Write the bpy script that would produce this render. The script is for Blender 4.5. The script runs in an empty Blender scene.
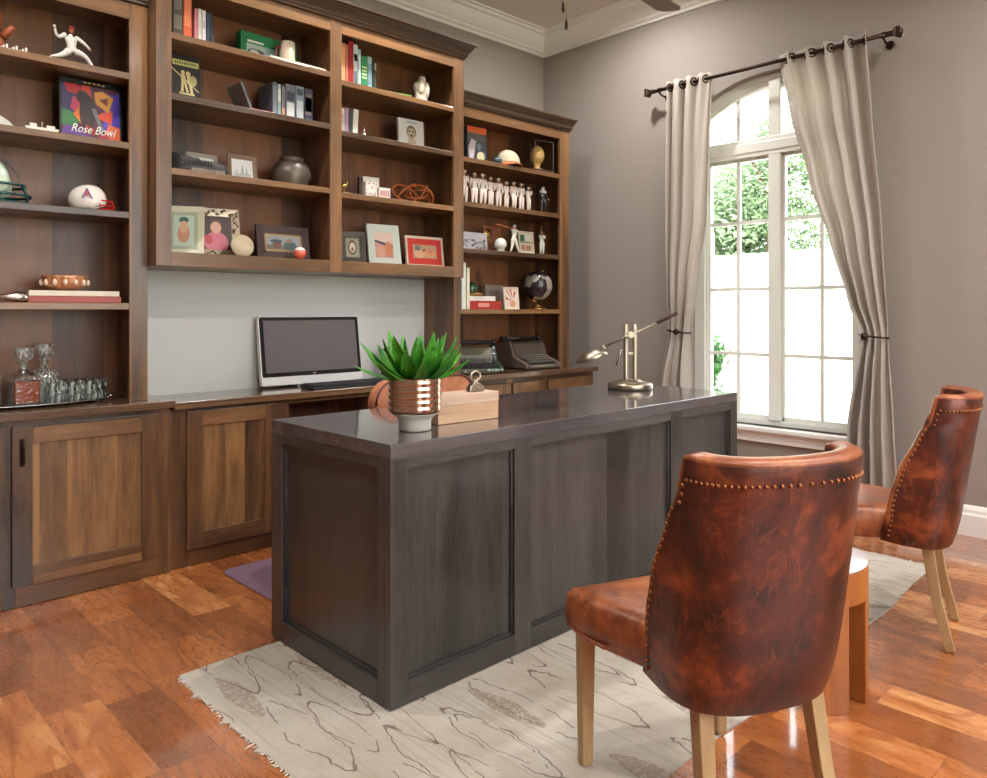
import bpy, math, random
from mathutils import Vector, Matrix, Euler
random.seed(7)
C = bpy.context.scene.collection
PI = math.pi
R = math.radians
H = 1.142          # camera height in metres

# ------------------------------------------------------------------ materials
def lin(c):
    def f(v):
        v /= 255.0
        return v / 12.92 if v <= 0.04045 else ((v + 0.055) / 1.055) ** 2.4
    return (f(c[0]), f(c[1]), f(c[2]), 1.0)

class NT:
    def __init__(s, name):
        s.m = bpy.data.materials.new(name); s.m.use_nodes = True
        s.t = s.m.node_tree; s.n = s.t.nodes; s.b = s.n['Principled BSDF']
    def node(s, typ, **kw):
        n = s.n.new(typ)
        for k, v in kw.items(): setattr(n, k, v)
        return n
    def link(s, a, b): s.t.links.new(a, b)
    def val(s, sock, v):
        if hasattr(v, 'is_output') or isinstance(v, bpy.types.NodeSocket): s.link(v, sock)
        else: sock.default_value = v
    def math(s, op, a, b=None, c=None, clamp=False):
        n = s.node('ShaderNodeMath', operation=op); n.use_clamp = clamp
        s.val(n.inputs[0], a)
        if b is not None: s.val(n.inputs[1], b)
        if c is not None: s.val(n.inputs[2], c)
        return n.outputs[0]
    def coord(s, scale=(1, 1, 1), kind='Object', loc=(0, 0, 0)):
        tc = s.node('ShaderNodeTexCoord'); mp = s.node('ShaderNodeMapping')
        s.link(tc.outputs[kind], mp.inputs[0]); mp.inputs['Scale'].default_value = scale; mp.inputs['Location'].default_value = loc
        return mp.outputs[0]
    def noise(s, vec, scale, detail=4, rough=0.55, dist=0.0):
        n = s.node('ShaderNodeTexNoise'); s.link(vec, n.inputs['Vector'])
        n.inputs['Scale'].default_value = scale; n.inputs['Detail'].default_value = detail
        n.inputs['Roughness'].default_value = rough; n.inputs['Distortion'].default_value = dist
        return n.outputs[0]
    def ramp(s, fac, stops, interp='LINEAR'):
        n = s.node('ShaderNodeValToRGB'); s.link(fac, n.inputs[0]); n.color_ramp.interpolation = interp
        e = n.color_ramp.elements
        while len(e) < len(stops): e.new(0.5)
        for i, (p, c) in enumerate(stops): e[i].position = p; e[i].color = c
        return n.outputs[0]
    def mix(s, fac, a, b, mode='MIX'):
        n = s.node('ShaderNodeMix', data_type='RGBA', blend_type=mode)
        s.val(n.inputs[0], fac); s.val(n.inputs[6], a); s.val(n.inputs[7], b)
        return n.outputs[2]
    def bump(s, h, strength=0.2, dist=0.01):
        n = s.node('ShaderNodeBump'); s.link(h, n.inputs['Height'])
        n.inputs['Strength'].default_value = strength; n.inputs['Distance'].default_value = dist
        s.link(n.outputs[0], s.b.inputs['Normal'])
    def set(s, **kw):
        for k, v in kw.items(): s.val(s.b.inputs[k.replace('_', ' ')], v)

_cache = {}
def col(rgb, rough=0.55, metal=0.0, coat=0.0):
    k = (tuple(rgb), rough, metal, coat)
    if k not in _cache:
        m = NT('paint_%d_%d_%d' % tuple(rgb))
        v = m.coord((1, 1, 1)); n = m.noise(v, 40, 3)
        c = m.mix(m.math('MULTIPLY', n, 0.16), lin(rgb), lin([x * 0.7 for x in rgb]))
        m.set(Base_Color=c, Roughness=rough, Metallic=metal)
        if coat: m.b.inputs['Coat Weight'].default_value = coat
        _cache[k] = m.m
    return _cache[k]

def wood(name, light, dark, axis='z', board=0.11, rough=0.35, amt=1.0, coat=0.0, knots=True):
    m = NT(name)
    st = {'x': (0.12, 1, 1), 'y': (1, 0.12, 1), 'z': (1, 1, 0.12)}[axis]
    v = m.coord(st)
    raw = m.coord((1, 1, 1))
    sep = m.node('ShaderNodeSeparateXYZ'); m.link(raw, sep.inputs[0])
    a = {'x': 2, 'y': 0, 'z': 0}[axis]
    b = {'x': 1, 'y': 2, 'z': 1}[axis]
    q = m.math('ADD', m.math('DIVIDE', sep.outputs[a], board), 0.37)
    fl = m.math('FLOOR', q); fr = m.math('FRACT', q)
    wn = m.node('ShaderNodeTexWhiteNoise', noise_dimensions='1D'); m.link(fl, wn.inputs['W'])
    bv = wn.outputs['Value']
    # shift grain per board
    cmb = m.node('ShaderNodeCombineXYZ'); 
    for i in range(3): m.link(m.math('MULTIPLY', bv, 7.0 + i), cmb.inputs[i])
    add = m.node('ShaderNodeVectorMath', operation='ADD'); m.link(v, add.inputs[0]); m.link(cmb.outputs[0], add.inputs[1])
    vec = add.outputs[0]
    big = m.noise(vec, 7, 3, 0.5, 0.6)
    fine = m.noise(vec, 90, 5, 0.6, 0.3)
    mid = m.noise(vec, 26, 4, 0.6, 1.2)
    f = m.math('ADD', m.math('MULTIPLY', big, 1.25), m.math('MULTIPLY', bv, 0.42))
    f = m.math('ADD', f, m.math('MULTIPLY', mid, 0.40))
    f = m.math('SUBTRACT', f, 0.62)
    f = m.math('MULTIPLY', f, amt)
    f = m.math('ADD', f, m.math('MULTIPLY', m.math('SUBTRACT', fine, 0.5), 0.5), clamp=True)
    c = m.ramp(f, [(0.05, lin(dark)), (0.55, lin([(x * .6 + y * .4) for x, y in zip(light, dark)])), (0.95, lin(light))])
    if knots:
        vo = m.node('ShaderNodeTexVoronoi'); kv = m.coord({'x': (1.2, 2.6, 2.6), 'y': (2.6, 1.2, 2.6), 'z': (2.6, 2.6, 1.2)}[axis])
        m.link(kv, vo.inputs['Vector']); vo.inputs['Scale'].default_value = 1.3
        k = m.ramp(vo.outputs['Distance'], [(0.0, (1, 1, 1, 1)), (0.045, (1, 1, 1, 1)), (0.13, (0, 0, 0, 1))])
        c = m.mix(m.math('MULTIPLY', k, 0.75), c, lin([x * 0.45 for x in dark]))
    seam = m.math('LESS_THAN', fr, 0.012)
    c = m.mix(m.math('MULTIPLY', seam, 0.45), c, lin([x * 0.5 for x in dark]))
    m.set(Base_Color=c, Roughness=m.math('ADD', m.math('MULTIPLY', fine, 0.2), rough - 0.1))
    if coat:
        m.b.inputs['Coat Weight'].default_value = coat; m.b.inputs['Coat Roughness'].default_value = 0.16 if coat < .5 else 0.07
    m.bump(fine, 0.12, 0.003)
    return m.m

AL = (140, 100, 64); AD = (50, 34, 23)
W_V = wood('alder_vertical', AL, AD, 'z', 0.13, 0.34, 1.25, 0.2)
W_H = wood('alder_horizontal', (150, 108, 68), (58, 39, 25), 'x', 0.19, 0.34, 1.15, 0.2)
W_Y = wood('alder_depth', AL, AD, 'y', 0.4, 0.36)
W_P = wood('alder_panel_boards', (156, 116, 74), (44, 29, 19), 'z', 0.095, 0.34, 1.5, 0.25)
W_B = wood('alder_back_panel', (134, 86, 54), (48, 29, 19), 'z', 0.21, 0.42, 1.45, 0.08)
W_C = wood('alder_worktop', (140, 108, 78), (78, 56, 40), 'x', 0.2, 0.2, 1.0, 0.7)
W_K = wood('crown_dark_wood', (92, 69, 50), (44, 32, 24), 'x', 0.2, 0.34, knots=False)

DL = (100, 95, 91); DD = (40, 38, 37)
D_V = wood('charcoal_wood_vertical', DL, DD, 'z', 0.28, 0.34, 0.7, 0.35, False)
D_H = wood('charcoal_wood_horizontal', DL, DD, 'x', 0.3, 0.36, 0.7, 0.35, False)
D_Y = wood('charcoal_wood_depth', DL, DD, 'y', 0.3, 0.36, 0.7, 0.35, False)
D_T = wood('charcoal_wood_top', (100, 95, 96), (50, 47, 50), 'x', 0.34, 0.2, 0.9, 0.9, False)
LEG = wood('weathered_oak', (204, 172, 124), (146, 114, 76), 'z', 0.3, 0.55, 1.0, 0, False)
STOOLW = wood('amber_oak', (196, 122, 56), (128, 70, 28), 'z', 0.09, 0.4, 1.0, 0.1, False)

def m_floor():
    m = NT('hickory_floor_planks')
    raw = m.coord((1, 1, 1)); sep = m.node('ShaderNodeSeparateXYZ'); m.link(raw, sep.inputs[0])
    X, Y = sep.outputs[0], sep.outputs[1]
    q = m.math('ADD', m.math('DIVIDE', X, 0.147), 0.17)
    row = m.math('FLOOR', q); fx = m.math('FRACT', q)
    w1 = m.node('ShaderNodeTexWhiteNoise', noise_dimensions='1D'); m.link(row, w1.inputs['W'])
    L = m.math('ADD', m.math('MULTIPLY', w1.outputs['Value'], 0.34), 0.24)
    off = m.math('MULTIPLY', w1.outputs['Value'], 13.7)
    p = m.math('ADD', m.math('DIVIDE', Y, L), off)
    bd = m.math('FLOOR', p); fy = m.math('FRACT', p)
    cm = m.node('ShaderNodeCombineXYZ'); m.link(row, cm.inputs[0]); m.link(bd, cm.inputs[1])
    w2 = m.node('ShaderNodeTexWhiteNoise', noise_dimensions='2D'); m.link(cm.outputs[0], w2.inputs['Vector'])
    bv = w2.outputs['Value']
    v = m.coord((1, 0.22, 1))
    c2 = m.node('ShaderNodeCombineXYZ'); m.link(m.math('MULTIPLY', bv, 31.0), c2.inputs[0]); m.link(m.math('MULTIPLY', bv, 17.0), c2.inputs[1])
    ad = m.node('ShaderNodeVectorMath', operation='ADD'); m.link(v, ad.inputs[0]); m.link(c2.outputs[0], ad.inputs[1])
    vec = ad.outputs[0]
    big = m.noise(vec, 9, 3, 0.5, 1.5); fine = m.noise(vec, 75, 5, 0.65, 0.5)
    rings = m.math('SINE', m.math('MULTIPLY', m.noise(vec, 5, 2, 0.5, 0.9), 85.0))
    rr = m.math('MULTIPLY', m.math('POWER', m.math('MAXIMUM', rings, 0.0), 3.0), m.math('GREATER_THAN', bv, 0.35))
    f = m.math('ADD', m.math('MULTIPLY', bv, 0.62), m.math('MULTIPLY', big, 0.85))
    f = m.math('SUBTRACT', m.math('ADD', f, m.math('MULTIPLY', fine, 0.30)), 0.36)
    f = m.math('SUBTRACT', f, m.math('MULTIPLY', rr, 0.24), clamp=True)
    c = m.ramp(f, [(0.0, lin((104, 56, 28))), (0.40, lin((156, 90, 46))), (0.72, lin((190, 116, 62))), (1.0, lin((226, 164, 104)))])
    e = 0.014
    s1 = m.math('LESS_THAN', m.math('MINIMUM', fx, m.math('SUBTRACT', 1.0, fx)), e)
    s2 = m.math('LESS_THAN', m.math('MINIMUM', fy, m.math('SUBTRACT', 1.0, fy)), 0.0035)
    sm = m.math('MAXIMUM', s1, s2)
    c = m.mix(m.math('MULTIPLY', sm, 0.38), c, lin((62, 30, 14)))
    m.set(Base_Color=c, Roughness=m.math('ADD', m.math('MULTIPLY', fine, 0.12), 0.22)); m.b.inputs['Coat Weight'].default_value = 1.0; m.b.inputs['Coat Roughness'].default_value = 0.08; m.b.inputs['Coat IOR'].default_value = 1.7; m.b.inputs['Specular IOR Level'].default_value = .8
    hh = m.math('SUBTRACT', m.math('ADD', big, m.math('MULTIPLY', fine, 0.06)), m.math('MULTIPLY', sm, 0.5))
    m.bump(hh, 0.09, 0.004)
    return m.m

def m_plaster(name, rgb, rough=0.75):
    m = NT(name); v = m.coord(); n = m.noise(v, 55, 6, 0.6); n2 = m.noise(v, 1.2, 2)
    m.set(Base_Color=m.mix(m.math('MULTIPLY', n2, 0.18), lin(rgb), lin([x * .86 for x in rgb])), Roughness=rough)
    m.bump(n, 0.12, 0.003); return m.m

def m_leather(name, light, mid, dark):
    m = NT(name); v = m.coord()
    big = m.noise(v, 6.5, 5, 0.6, 0.8); fine = m.noise(v, 190, 4, 0.6); pat = m.noise(v, 22, 5, 0.65, 0.6)
    f = m.math('ADD', m.math('MULTIPLY', big, 1.1), m.math('MULTIPLY', pat, 0.55)); f = m.math('SUBTRACT', f, 0.36, clamp=True)
    c = m.ramp(f, [(0.22, lin(dark)), (0.5, lin(mid)), (0.85, lin(light))])
    # creases and scratches rubbed into the pull-up hide
    sv = m.coord((1, 1, 0.33)); wr = m.noise(sv, 17, 6, 0.72, 0.5)
    cr = m.math('ABSOLUTE', m.math('SUBTRACT', wr, 0.5))
    k = m.ramp(cr, [(0.0, (1, 1, 1, 1)), (0.006, (0.4, 0.4, 0.4, 1)), (0.018, (0, 0, 0, 1))])
    k = m.math('MULTIPLY', k, m.ramp(m.noise(v, 7, 2), [(0.40, (0, 0, 0, 1)), (0.58, (1, 1, 1, 1))]))
    c = m.mix(m.math('MULTIPLY', k, 0.55), c, lin(light))
    m.set(Base_Color=c, Roughness=m.math('ADD', m.math('MULTIPLY', pat, 0.25), 0.22))
    m.bump(m.math('ADD', m.math('MULTIPLY', fine, 0.3), pat), 0.22, 0.004)
    return m.m

def m_fabric(name, rgb):
    m = NT(name); v = m.coord((1, 1, 1)); a = m.noise(m.coord((1, 1, 0.08)), 260, 3); b = m.noise(m.coord((0.08, 0.08, 1)), 260, 3)
    n = m.math('MULTIPLY', m.math('ADD', a, b), 0.5)
    m.set(Base_Color=m.mix(m.math('MULTIPLY', n, 0.5), lin(rgb), lin([x * .78 for x in rgb])), Roughness=0.9)
    m.bump(n, 0.25, 0.002)
    # light seeps through the linen
    tr = m.node('ShaderNodeBsdfTranslucent'); tr.inputs[0].default_value = lin(rgb)
    mx = m.node('ShaderNodeMixShader'); mx.inputs[0].default_value = 0.42
    m.link(m.b.outputs[0], mx.inputs[1]); m.link(tr.outputs[0], mx.inputs[2])
    m.link(mx.outputs[0], m.n['Material Output'].inputs[0]); return m.m

def m_rug():
    m = NT('woven_rug'); v = m.coord()
    base = m.ramp(m.noise(v, 2.4, 5, 0.6), [(0.3, lin((176, 164, 146))), (0.7, lin((212, 205, 194)))])
    weave = m.noise(m.coord((1, 0.3, 1)), 150, 4, 0.75)
    c = m.mix(m.math('MULTIPLY', weave, 0.55), base, lin((150, 140, 126)))
    stri = m.noise(m.coord((1, 0.03, 1)), 60, 2); c = m.mix(m.ramp(stri, [(0.56, (0, 0, 0, 1)), (0.62, (.35, .35, .35, 1))]), c, lin((158, 146, 130)))
    sep = m.node('ShaderNodeSeparateXYZ'); m.link(v, sep.inputs[0])
    wob = m.math('SUBTRACT', m.noise(v, 7, 3), 0.5); wob2 = m.math('SUBTRACT', m.noise(v, 38, 3), 0.5)
    for sx, sy, ox, oy, keep in ((0.17, 0.52, 0.3, 0.1, 0.30), (0.13, 0.40, 0.75, 0.55, 0.45)):
        qx = m.math('ADD', m.math('DIVIDE', sep.outputs[0], sx), ox); qx = m.math('ADD', qx, m.math('MULTIPLY', wob, 0.35))
        col_ = m.math('FLOOR', qx)
        w0 = m.node('ShaderNodeTexWhiteNoise', noise_dimensions='1D'); m.link(col_, w0.inputs['W'])
        qy = m.math('ADD', m.math('ADD', m.math('DIVIDE', sep.outputs[1], sy), oy), w0.outputs['Value'])
        cb = m.node('ShaderNodeCombineXYZ'); m.link(col_, cb.inputs[0]); m.link(m.math('FLOOR', qy), cb.inputs[1])
        w1 = m.node('ShaderNodeTexWhiteNoise', noise_dimensions='2D'); m.link(cb.outputs[0], w1.inputs['Vector']); rnd = w1.outputs['Value']
        fx = m.math('DIVIDE', m.math('SUBTRACT', m.math('FRACT', qx), 0.5), 0.30); fy = m.math('DIVIDE', m.math('SUBTRACT', m.math('FRACT', qy), 0.5), 0.46)
        e = m.math('ADD', m.math('POWER', m.math('ABSOLUTE', fx), 1.6), m.math('POWER', m.math('ABSOLUTE', fy), 1.6)); e = m.math('ADD', e, m.math('MULTIPLY', wob2, 0.28))
        ln = m.math('LESS_THAN', m.math('ABSOLUTE', m.math('SUBTRACT', e, 0.9)), 0.05)
        brk = m.math('GREATER_THAN', m.noise(v, 9 + 3 * ox, 2), 0.43)
        k = m.math('MULTIPLY', m.math('MULTIPLY', ln, brk), m.math('GREATER_THAN', rnd, keep))
        c = m.mix(m.math('MULTIPLY', k, 0.72), c, lin((92, 72, 62)))
        fill = m.math('MULTIPLY', m.math('LESS_THAN', e, 0.8), m.math('LESS_THAN', rnd, 0.09))
        fill = m.math('MULTIPLY', fill, m.math('GREATER_THAN', m.noise(v, 120, 2, 0.9), 0.45))
        c = m.mix(m.math('MULTIPLY', fill, 0.55), c, lin((128, 106, 84)))
    m.set(Base_Color=c, Roughness=0.95); m.bump(weave, 0.6, 0.004); return m.m

def m_glass(name, tint=(1, 1, 1, 1), rough=0.0, ior=1.45):
    m = NT(name)
    tr = m.node('ShaderNodeBsdfTransparent'); tr.inputs[0].default_value = tint
    gl = m.node('ShaderNodeBsdfGlossy'); gl.inputs['Roughness'].default_value = rough
    fr = m.node('ShaderNodeFresnel'); fr.inputs[0].default_value = ior
    mx = m.node('ShaderNodeMixShader'); m.link(fr.outputs[0], mx.inputs[0]); m.link(tr.outputs[0], mx.inputs[1]); m.link(gl.outputs[0], mx.inputs[2])
    m.link(mx.outputs[0], m.n['Material Output'].inputs[0]); return m.m

def m_crystal(name, tint=(.93, .97, .95, 1), cut=.3):
    m = NT(name); v = m.coord(); h = m.noise(v, 55, 2)
    tr = m.node('ShaderNodeBsdfTransparent'); tr.inputs[0].default_value = tint
    gl = m.node('ShaderNodeBsdfGlossy'); gl.inputs['Roughness'].default_value = 0.08
    bp_ = m.node('ShaderNodeBump'); m.link(h, bp_.inputs['Height']); bp_.inputs['Strength'].default_value = .6; bp_.inputs['Distance'].default_value = .006; m.link(bp_.outputs[0], gl.inputs['Normal'])
    lw = m.node('ShaderNodeLayerWeight'); lw.inputs[0].default_value = .45; m.link(bp_.outputs[0], lw.inputs['Normal'])
    mx = m.node('ShaderNodeMixShader'); m.link(m.math('ADD', m.math('MULTIPLY', lw.outputs['Facing'], .5), .06, clamp=True), mx.inputs[0]); m.link(tr.outputs[0], mx.inputs[1]); m.link(gl.outputs[0], mx.inputs[2])
    df = m.node('ShaderNodeBsdfTranslucent'); df.inputs[0].default_value = (.88, .95, .92, 1)
    d2 = m.node('ShaderNodeBsdfDiffuse'); d2.inputs[0].default_value = (.88, .95, .92, 1)
    ad = m.node('ShaderNodeMixShader'); m.link(df.outputs[0], ad.inputs[1]); m.link(d2.outputs[0], ad.inputs[2])
    m2 = m.node('ShaderNodeMixShader'); m.link(m.math('MULTIPLY', m.math('GREATER_THAN', m.noise(m.coord((1, 1, .3)), 120, 1), .56), cut), m2.inputs[0]); m.link(mx.outputs[0], m2.inputs[1]); m.link(ad.outputs[0], m2.inputs[2])  # pale diffuse flecks painted in to brighten the glass like glints
    m.link(m2.outputs[0], m.n['Material Output'].inputs[0]); return m.m

def m_emit(name, rgb, s):
    m = NT(name); m.b.inputs['Emission Color'].default_value = lin(rgb); m.b.inputs['Emission Strength'].default_value = s; return m.m

def m_metal(name, rgb, rough=0.25, bands=False):
    m = NT(name); v = m.coord((1, 1, 1)); n = m.noise(v, 30, 3)
    m.set(Base_Color=lin(rgb), Metallic=1.0, Roughness=m.math('ADD', m.math('MULTIPLY', n, 0.15), rough - 0.05)); return m.m

def m_leaf(name, a, b):
    m = NT(name); v = m.coord(); n = m.noise(v, 14, 3)
    m.set(Base_Color=m.mix(m.ramp(n, [(0.35, (0, 0, 0, 1)), (0.65, (1, 1, 1, 1))]), lin(a), lin(b)), Roughness=0.38)
    tr = m.node('ShaderNodeBsdfTranslucent'); tr.inputs[0].default_value = lin(b)
    mx = m.node('ShaderNodeMixShader'); mx.inputs[0].default_value = 0.22
    m.link(m.b.outputs[0], mx.inputs[1]); m.link(tr.outputs[0], mx.inputs[2]); m.link(mx.outputs[0], m.n['Material Output'].inputs[0]); return m.m

FLOOR = m_floor(); WALL = m_plaster('greige_wall_paint', (152, 143, 136)); NICHE = m_plaster('pale_niche_paint', (206, 207, 203))
CEIL = m_plaster('ceiling_paint', (222, 216, 208)); TRIM = m_plaster('white_trim_paint', (238, 236, 232), 0.4)
WINF = m_plaster('window_frame_paint', (238, 240, 232), 0.3)
LEATH = m_leather('cognac_leather', (164, 82, 42), (84, 34, 20), (33, 17, 16))
LEATHT = m_leather('tan_leather', (200, 126, 76), (144, 78, 42), (84, 42, 25))
LINEN = m_fabric('linen_curtain', (219, 211, 202))
RUG = m_rug(); GLASS = m_glass('window_glass'); CRYST = m_crystal('cut_crystal', cut=.6); CRYS2 = m_crystal('smooth_crystal', cut=.06)
CASEG = m_glass('acrylic_case', (0.95, 0.96, 0.96, 1), 0.0, 1.12)
IRON = m_metal('dark_bronze', (66, 50, 44), 0.42); NICKEL = m_metal('brushed_nickel', (166, 154, 134), 0.30); SILVER = m_metal('polished_silver', (220, 218, 212), 0.12)
BRASS = m_metal('aged_brass', (200, 160, 96), 0.25); COPPER = m_metal('copper_glaze', (192, 158, 136), 0.16)
LENS = m_emit('fill_lens', (255, 236, 214), 6.0)
WHISKY = col((178, 66, 26), .12)
def m_mat():
    m = NT('translucent_floor_mat'); m.set(Base_Color=lin((128, 104, 122)), Roughness=0.28); return m.m
MATP = m_mat()

# ------------------------------------------------------------------ mesh builder
class MB:
    def __init__(s): s.v = []; s.f = []; s.mi = []; s.sm = []
    def add(s, vs, fs, m=0, smooth=False):
        o = len(s.v); s.v += [tuple(p) for p in vs]
        for f in fs: s.f.append(tuple(i + o for i in f)); s.mi.append(m); s.sm.append(smooth)
        return s
    def box(s, x0, x1, y0, y1, z0, z1, m=0, M=None):
        vs = [(x, y, z) for z in (z0, z1) for y in (y0, y1) for x in (x0, x1)]
        if M is not None: vs = [M @ Vector(p) for p in vs]
        return s.add(vs, [(0, 2, 3, 1), (4, 5, 7, 6), (0, 1, 5, 4), (2, 6, 7, 3), (0, 4, 6, 2), (1, 3, 7, 5)], m)
    def loft(s, rings, m=0, smooth=False, cap=True, closed=True):
        n = len(rings[0]); vs = [p for r in rings for p in r]; fs = []
        for i in range(len(rings) - 1):
            for j in range(n if closed else n - 1):
                k = (j + 1) % n
                fs.append((i * n + j, i * n + k, (i + 1) * n + k, (i + 1) * n + j))
        s.add(vs, fs, m, smooth)
        if cap:
            o = len(s.v) - len(vs)
            s.f.append(tuple(o + j for j in reversed(range(n)))); s.mi.append(m); s.sm.append(False)
            s.f.append(tuple(o + (len(rings) - 1) * n + j for j in range(n))); s.mi.append(m); s.sm.append(False)
        return s
    def lathe(s, prof, c=(0, 0, 0), n=24, m=0, M=None, smooth=True, cap=True):
        rings = []
        for r, z in prof:
            ring = [Vector((r * math.cos(2 * PI * k / n), r * math.sin(2 * PI * k / n), z)) for k in range(n)]
            if M is not None: ring = [M @ p for p in ring]
            rings.append([p + Vector(c) for p in ring])
        return s.loft(rings, m, smooth, cap)
    def tube(s, pts, r, n=8, m=0, smooth=True, close=False, flat=None):
        pts = [Vector(p) for p in pts]; rs = r if isinstance(r, (list, tuple)) else [r] * len(pts)
        rings = []; up = None; N = len(pts)
        for i, p in enumerate(pts):
            if close: t = pts[(i + 1) % N] - pts[i - 1]
            else: t = pts[min(i + 1, N - 1)] - pts[max(i - 1, 0)]
            t.normalize()
            if up is None:
                a = Vector((0, 0, 1)) if abs(t.z) < 0.9 else Vector((1, 0, 0)); up = t.cross(a).normalized()
            up = (up - t * up.dot(t)).normalized(); w = t.cross(up)
            fa = flat if flat else 1.0
            rings.append([p + (up * math.cos(2 * PI * k / n) + w * math.sin(2 * PI * k / n) * fa) * rs[i] for k in range(n)])
        if close: rings.append(rings[0]); return s.loft(rings, m, smooth, False)
        return s.loft(rings, m, smooth, True)
    def sph(s, c, r, m=0, seg=14, sc=(1, 1, 1), M=None):
        prof = []; k = max(6, seg // 2 + 1); rings = []
        for i in range(k + 1):
            a = -PI / 2 + PI * i / k; rr = max(math.cos(a), 1e-3) * r
            ring = [Vector((rr * math.cos(2 * PI * j / seg) * sc[0], rr * math.sin(2 * PI * j / seg) * sc[1], r * math.sin(a) * sc[2])) for j in range(seg)]
            if M is not None: ring = [M @ p for p in ring]
            rings.append([p + Vector(c) for p in ring])
        return s.loft(rings, m, True, True)
    def prism(s, poly, ax, d0, d1, m=0, smooth=False):
        def P(a, b, d): return {'x': (d, a, b), 'y': (a, d, b), 'z': (a, b, d)}[ax]
        n = len(poly)
        vs = [P(a, b, d0) for a, b in poly] + [P(a, b, d1) for a, b in poly]
        fs = [(j, (j + 1) % n, (j + 1) % n + n, j + n) for j in range(n)]
        s.add(vs, fs, m, smooth); o = len(s.v) - 2 * n
        s.f.append(tuple(o + j for j in range(n))); s.mi.append(m); s.sm.append(False)
        s.f.append(tuple(o + n + j for j in reversed(range(n)))); s.mi.append(m); s.sm.append(False)
        return s
    def grid(s, rows, m=0, smooth=True, close=False):
        return s.loft(rows, m, smooth, False, close)
    def build(s, name, mats, parent=None, bevel=0.0, seg=2, subd=0, solid=0.0, loc=None):
        me = bpy.data.meshes.new(name); me.from_pydata(s.v, [], s.f)
        if not isinstance(mats, (list, tuple)): mats = [mats]
        for m in mats: me.materials.append(m)
        for p, mi, sm in zip(me.polygons, s.mi, s.sm): p.material_index = min(mi, len(mats) - 1); p.use_smooth = sm
        me.validate()
        import bmesh
        b = bmesh.new(); b.from_mesh(me); bmesh.ops.recalc_face_normals(b, faces=b.faces); b.to_mesh(me); b.free()
        o = bpy.data.objects.new(name, me); C.objects.link(o)
        if parent is not None: o.parent = parent
        if loc: o.location = loc
        if solid: md = o.modifiers.new('solid', 'SOLIDIFY'); md.thickness = solid; md.offset = 0
        if bevel:
            md = o.modifiers.new('bevel', 'BEVEL'); md.width = bevel; md.segments = seg; md.limit_method = 'ANGLE'; md.angle_limit = R(40)
        if subd: md = o.modifiers.new('subd', 'SUBSURF'); md.levels = subd; md.render_levels = subd
        return o

def thing(name, label, cat, loc=(0, 0, 0), rz=0.0, group=None, rx=0.0, ry=0.0):
    o = bpy.data.objects.new(name, None); C.objects.link(o); o.location = loc; o.rotation_euler = (rx, ry, rz)
    o.empty_display_size = 0.05
    o['label'] = label; o['category'] = cat
    if group: o['group'] = group
    return o
def tag(o, label, cat, group=None, kind=None):
    if label: o['label'] = label
    if cat: o['category'] = cat
    if group: o['group'] = group
    if kind: o['kind'] = kind
    return o
def struct(o): o['kind'] = 'structure'; return o
def clone(root, loc=None, rz=None, label=None, group=None):
    r = root.copy(); C.objects.link(r)
    for ch in list(root.children):
        c = ch.copy(); C.objects.link(c); c.parent = r
        for g in list(ch.children):
            d = g.copy(); C.objects.link(d); d.parent = c
    if loc is not None: r.location = loc
    if rz is not None: r.rotation_euler = (root.rotation_euler[0], root.rotation_euler[1], rz)
    if label: r['label'] = label
    if group: r['group'] = group
    return r
def B(x0, x1, y0, y1, z0, z1): return MB().box(x0, x1, y0, y1, z0, z1)

def text_obj(s, size, depth, loc, rot, mat, parent, name='lettering', shear=0.0, align='CENTER', width=1.0):
    cu = bpy.data.curves.new('t', 'FONT'); cu.body = s; cu.size = size; cu.extrude = depth; cu.shear = shear; cu.align_x = align; cu.align_y = 'CENTER'; cu.resolution_u = 3
    to = bpy.data.objects.new('t', cu); C.objects.link(to)
    dg = bpy.context.evaluated_depsgraph_get(); dg.update()
    me = bpy.data.meshes.new_from_object(to.evaluated_get(dg)); bpy.data.objects.remove(to); bpy.data.curves.remove(cu)
    for v in me.vertices: v.co.x *= width
    me.materials.clear(); me.materials.append(mat)
    o = bpy.data.objects.new(name, me); C.objects.link(o); o.location = loc; o.rotation_euler = rot; o.parent = parent
    return o

# ------------------------------------------------------------------ room shell
XR, YB, ZC, XL, YF = 4.40, 3.99, 3.27, -1.3, -1.9
T = 0.18
struct(B(XL - T, XR + T, YF - T, YB + T, -0.1, 0).build('floor', FLOOR))
struct(B(XL - T, XR + T, YF - T, YB + T, ZC, ZC + 0.12).build('ceiling', CEIL))
struct(B(XL - T, XR + T, YB, YB + T, 0, ZC).build('wall_back', WALL))
struct(B(XL - T, XL, YF, YB, 0, ZC).build('wall_left', WALL))
# front wall with an unseen opening added behind the camera for fill daylight
FW = (-0.2, 3.4, 0.55, 2.75)
w = MB(); w.box(XL - T, FW[0], YF - T, YF, 0, ZC); w.box(FW[1], XR + T, YF - T, YF, 0, ZC); w.box(FW[0], FW[1], YF - T, YF, 0, FW[2]); w.box(FW[0], FW[1], YF - T, YF, FW[3], ZC)
struct(w.build('wall_front', WALL))
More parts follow.
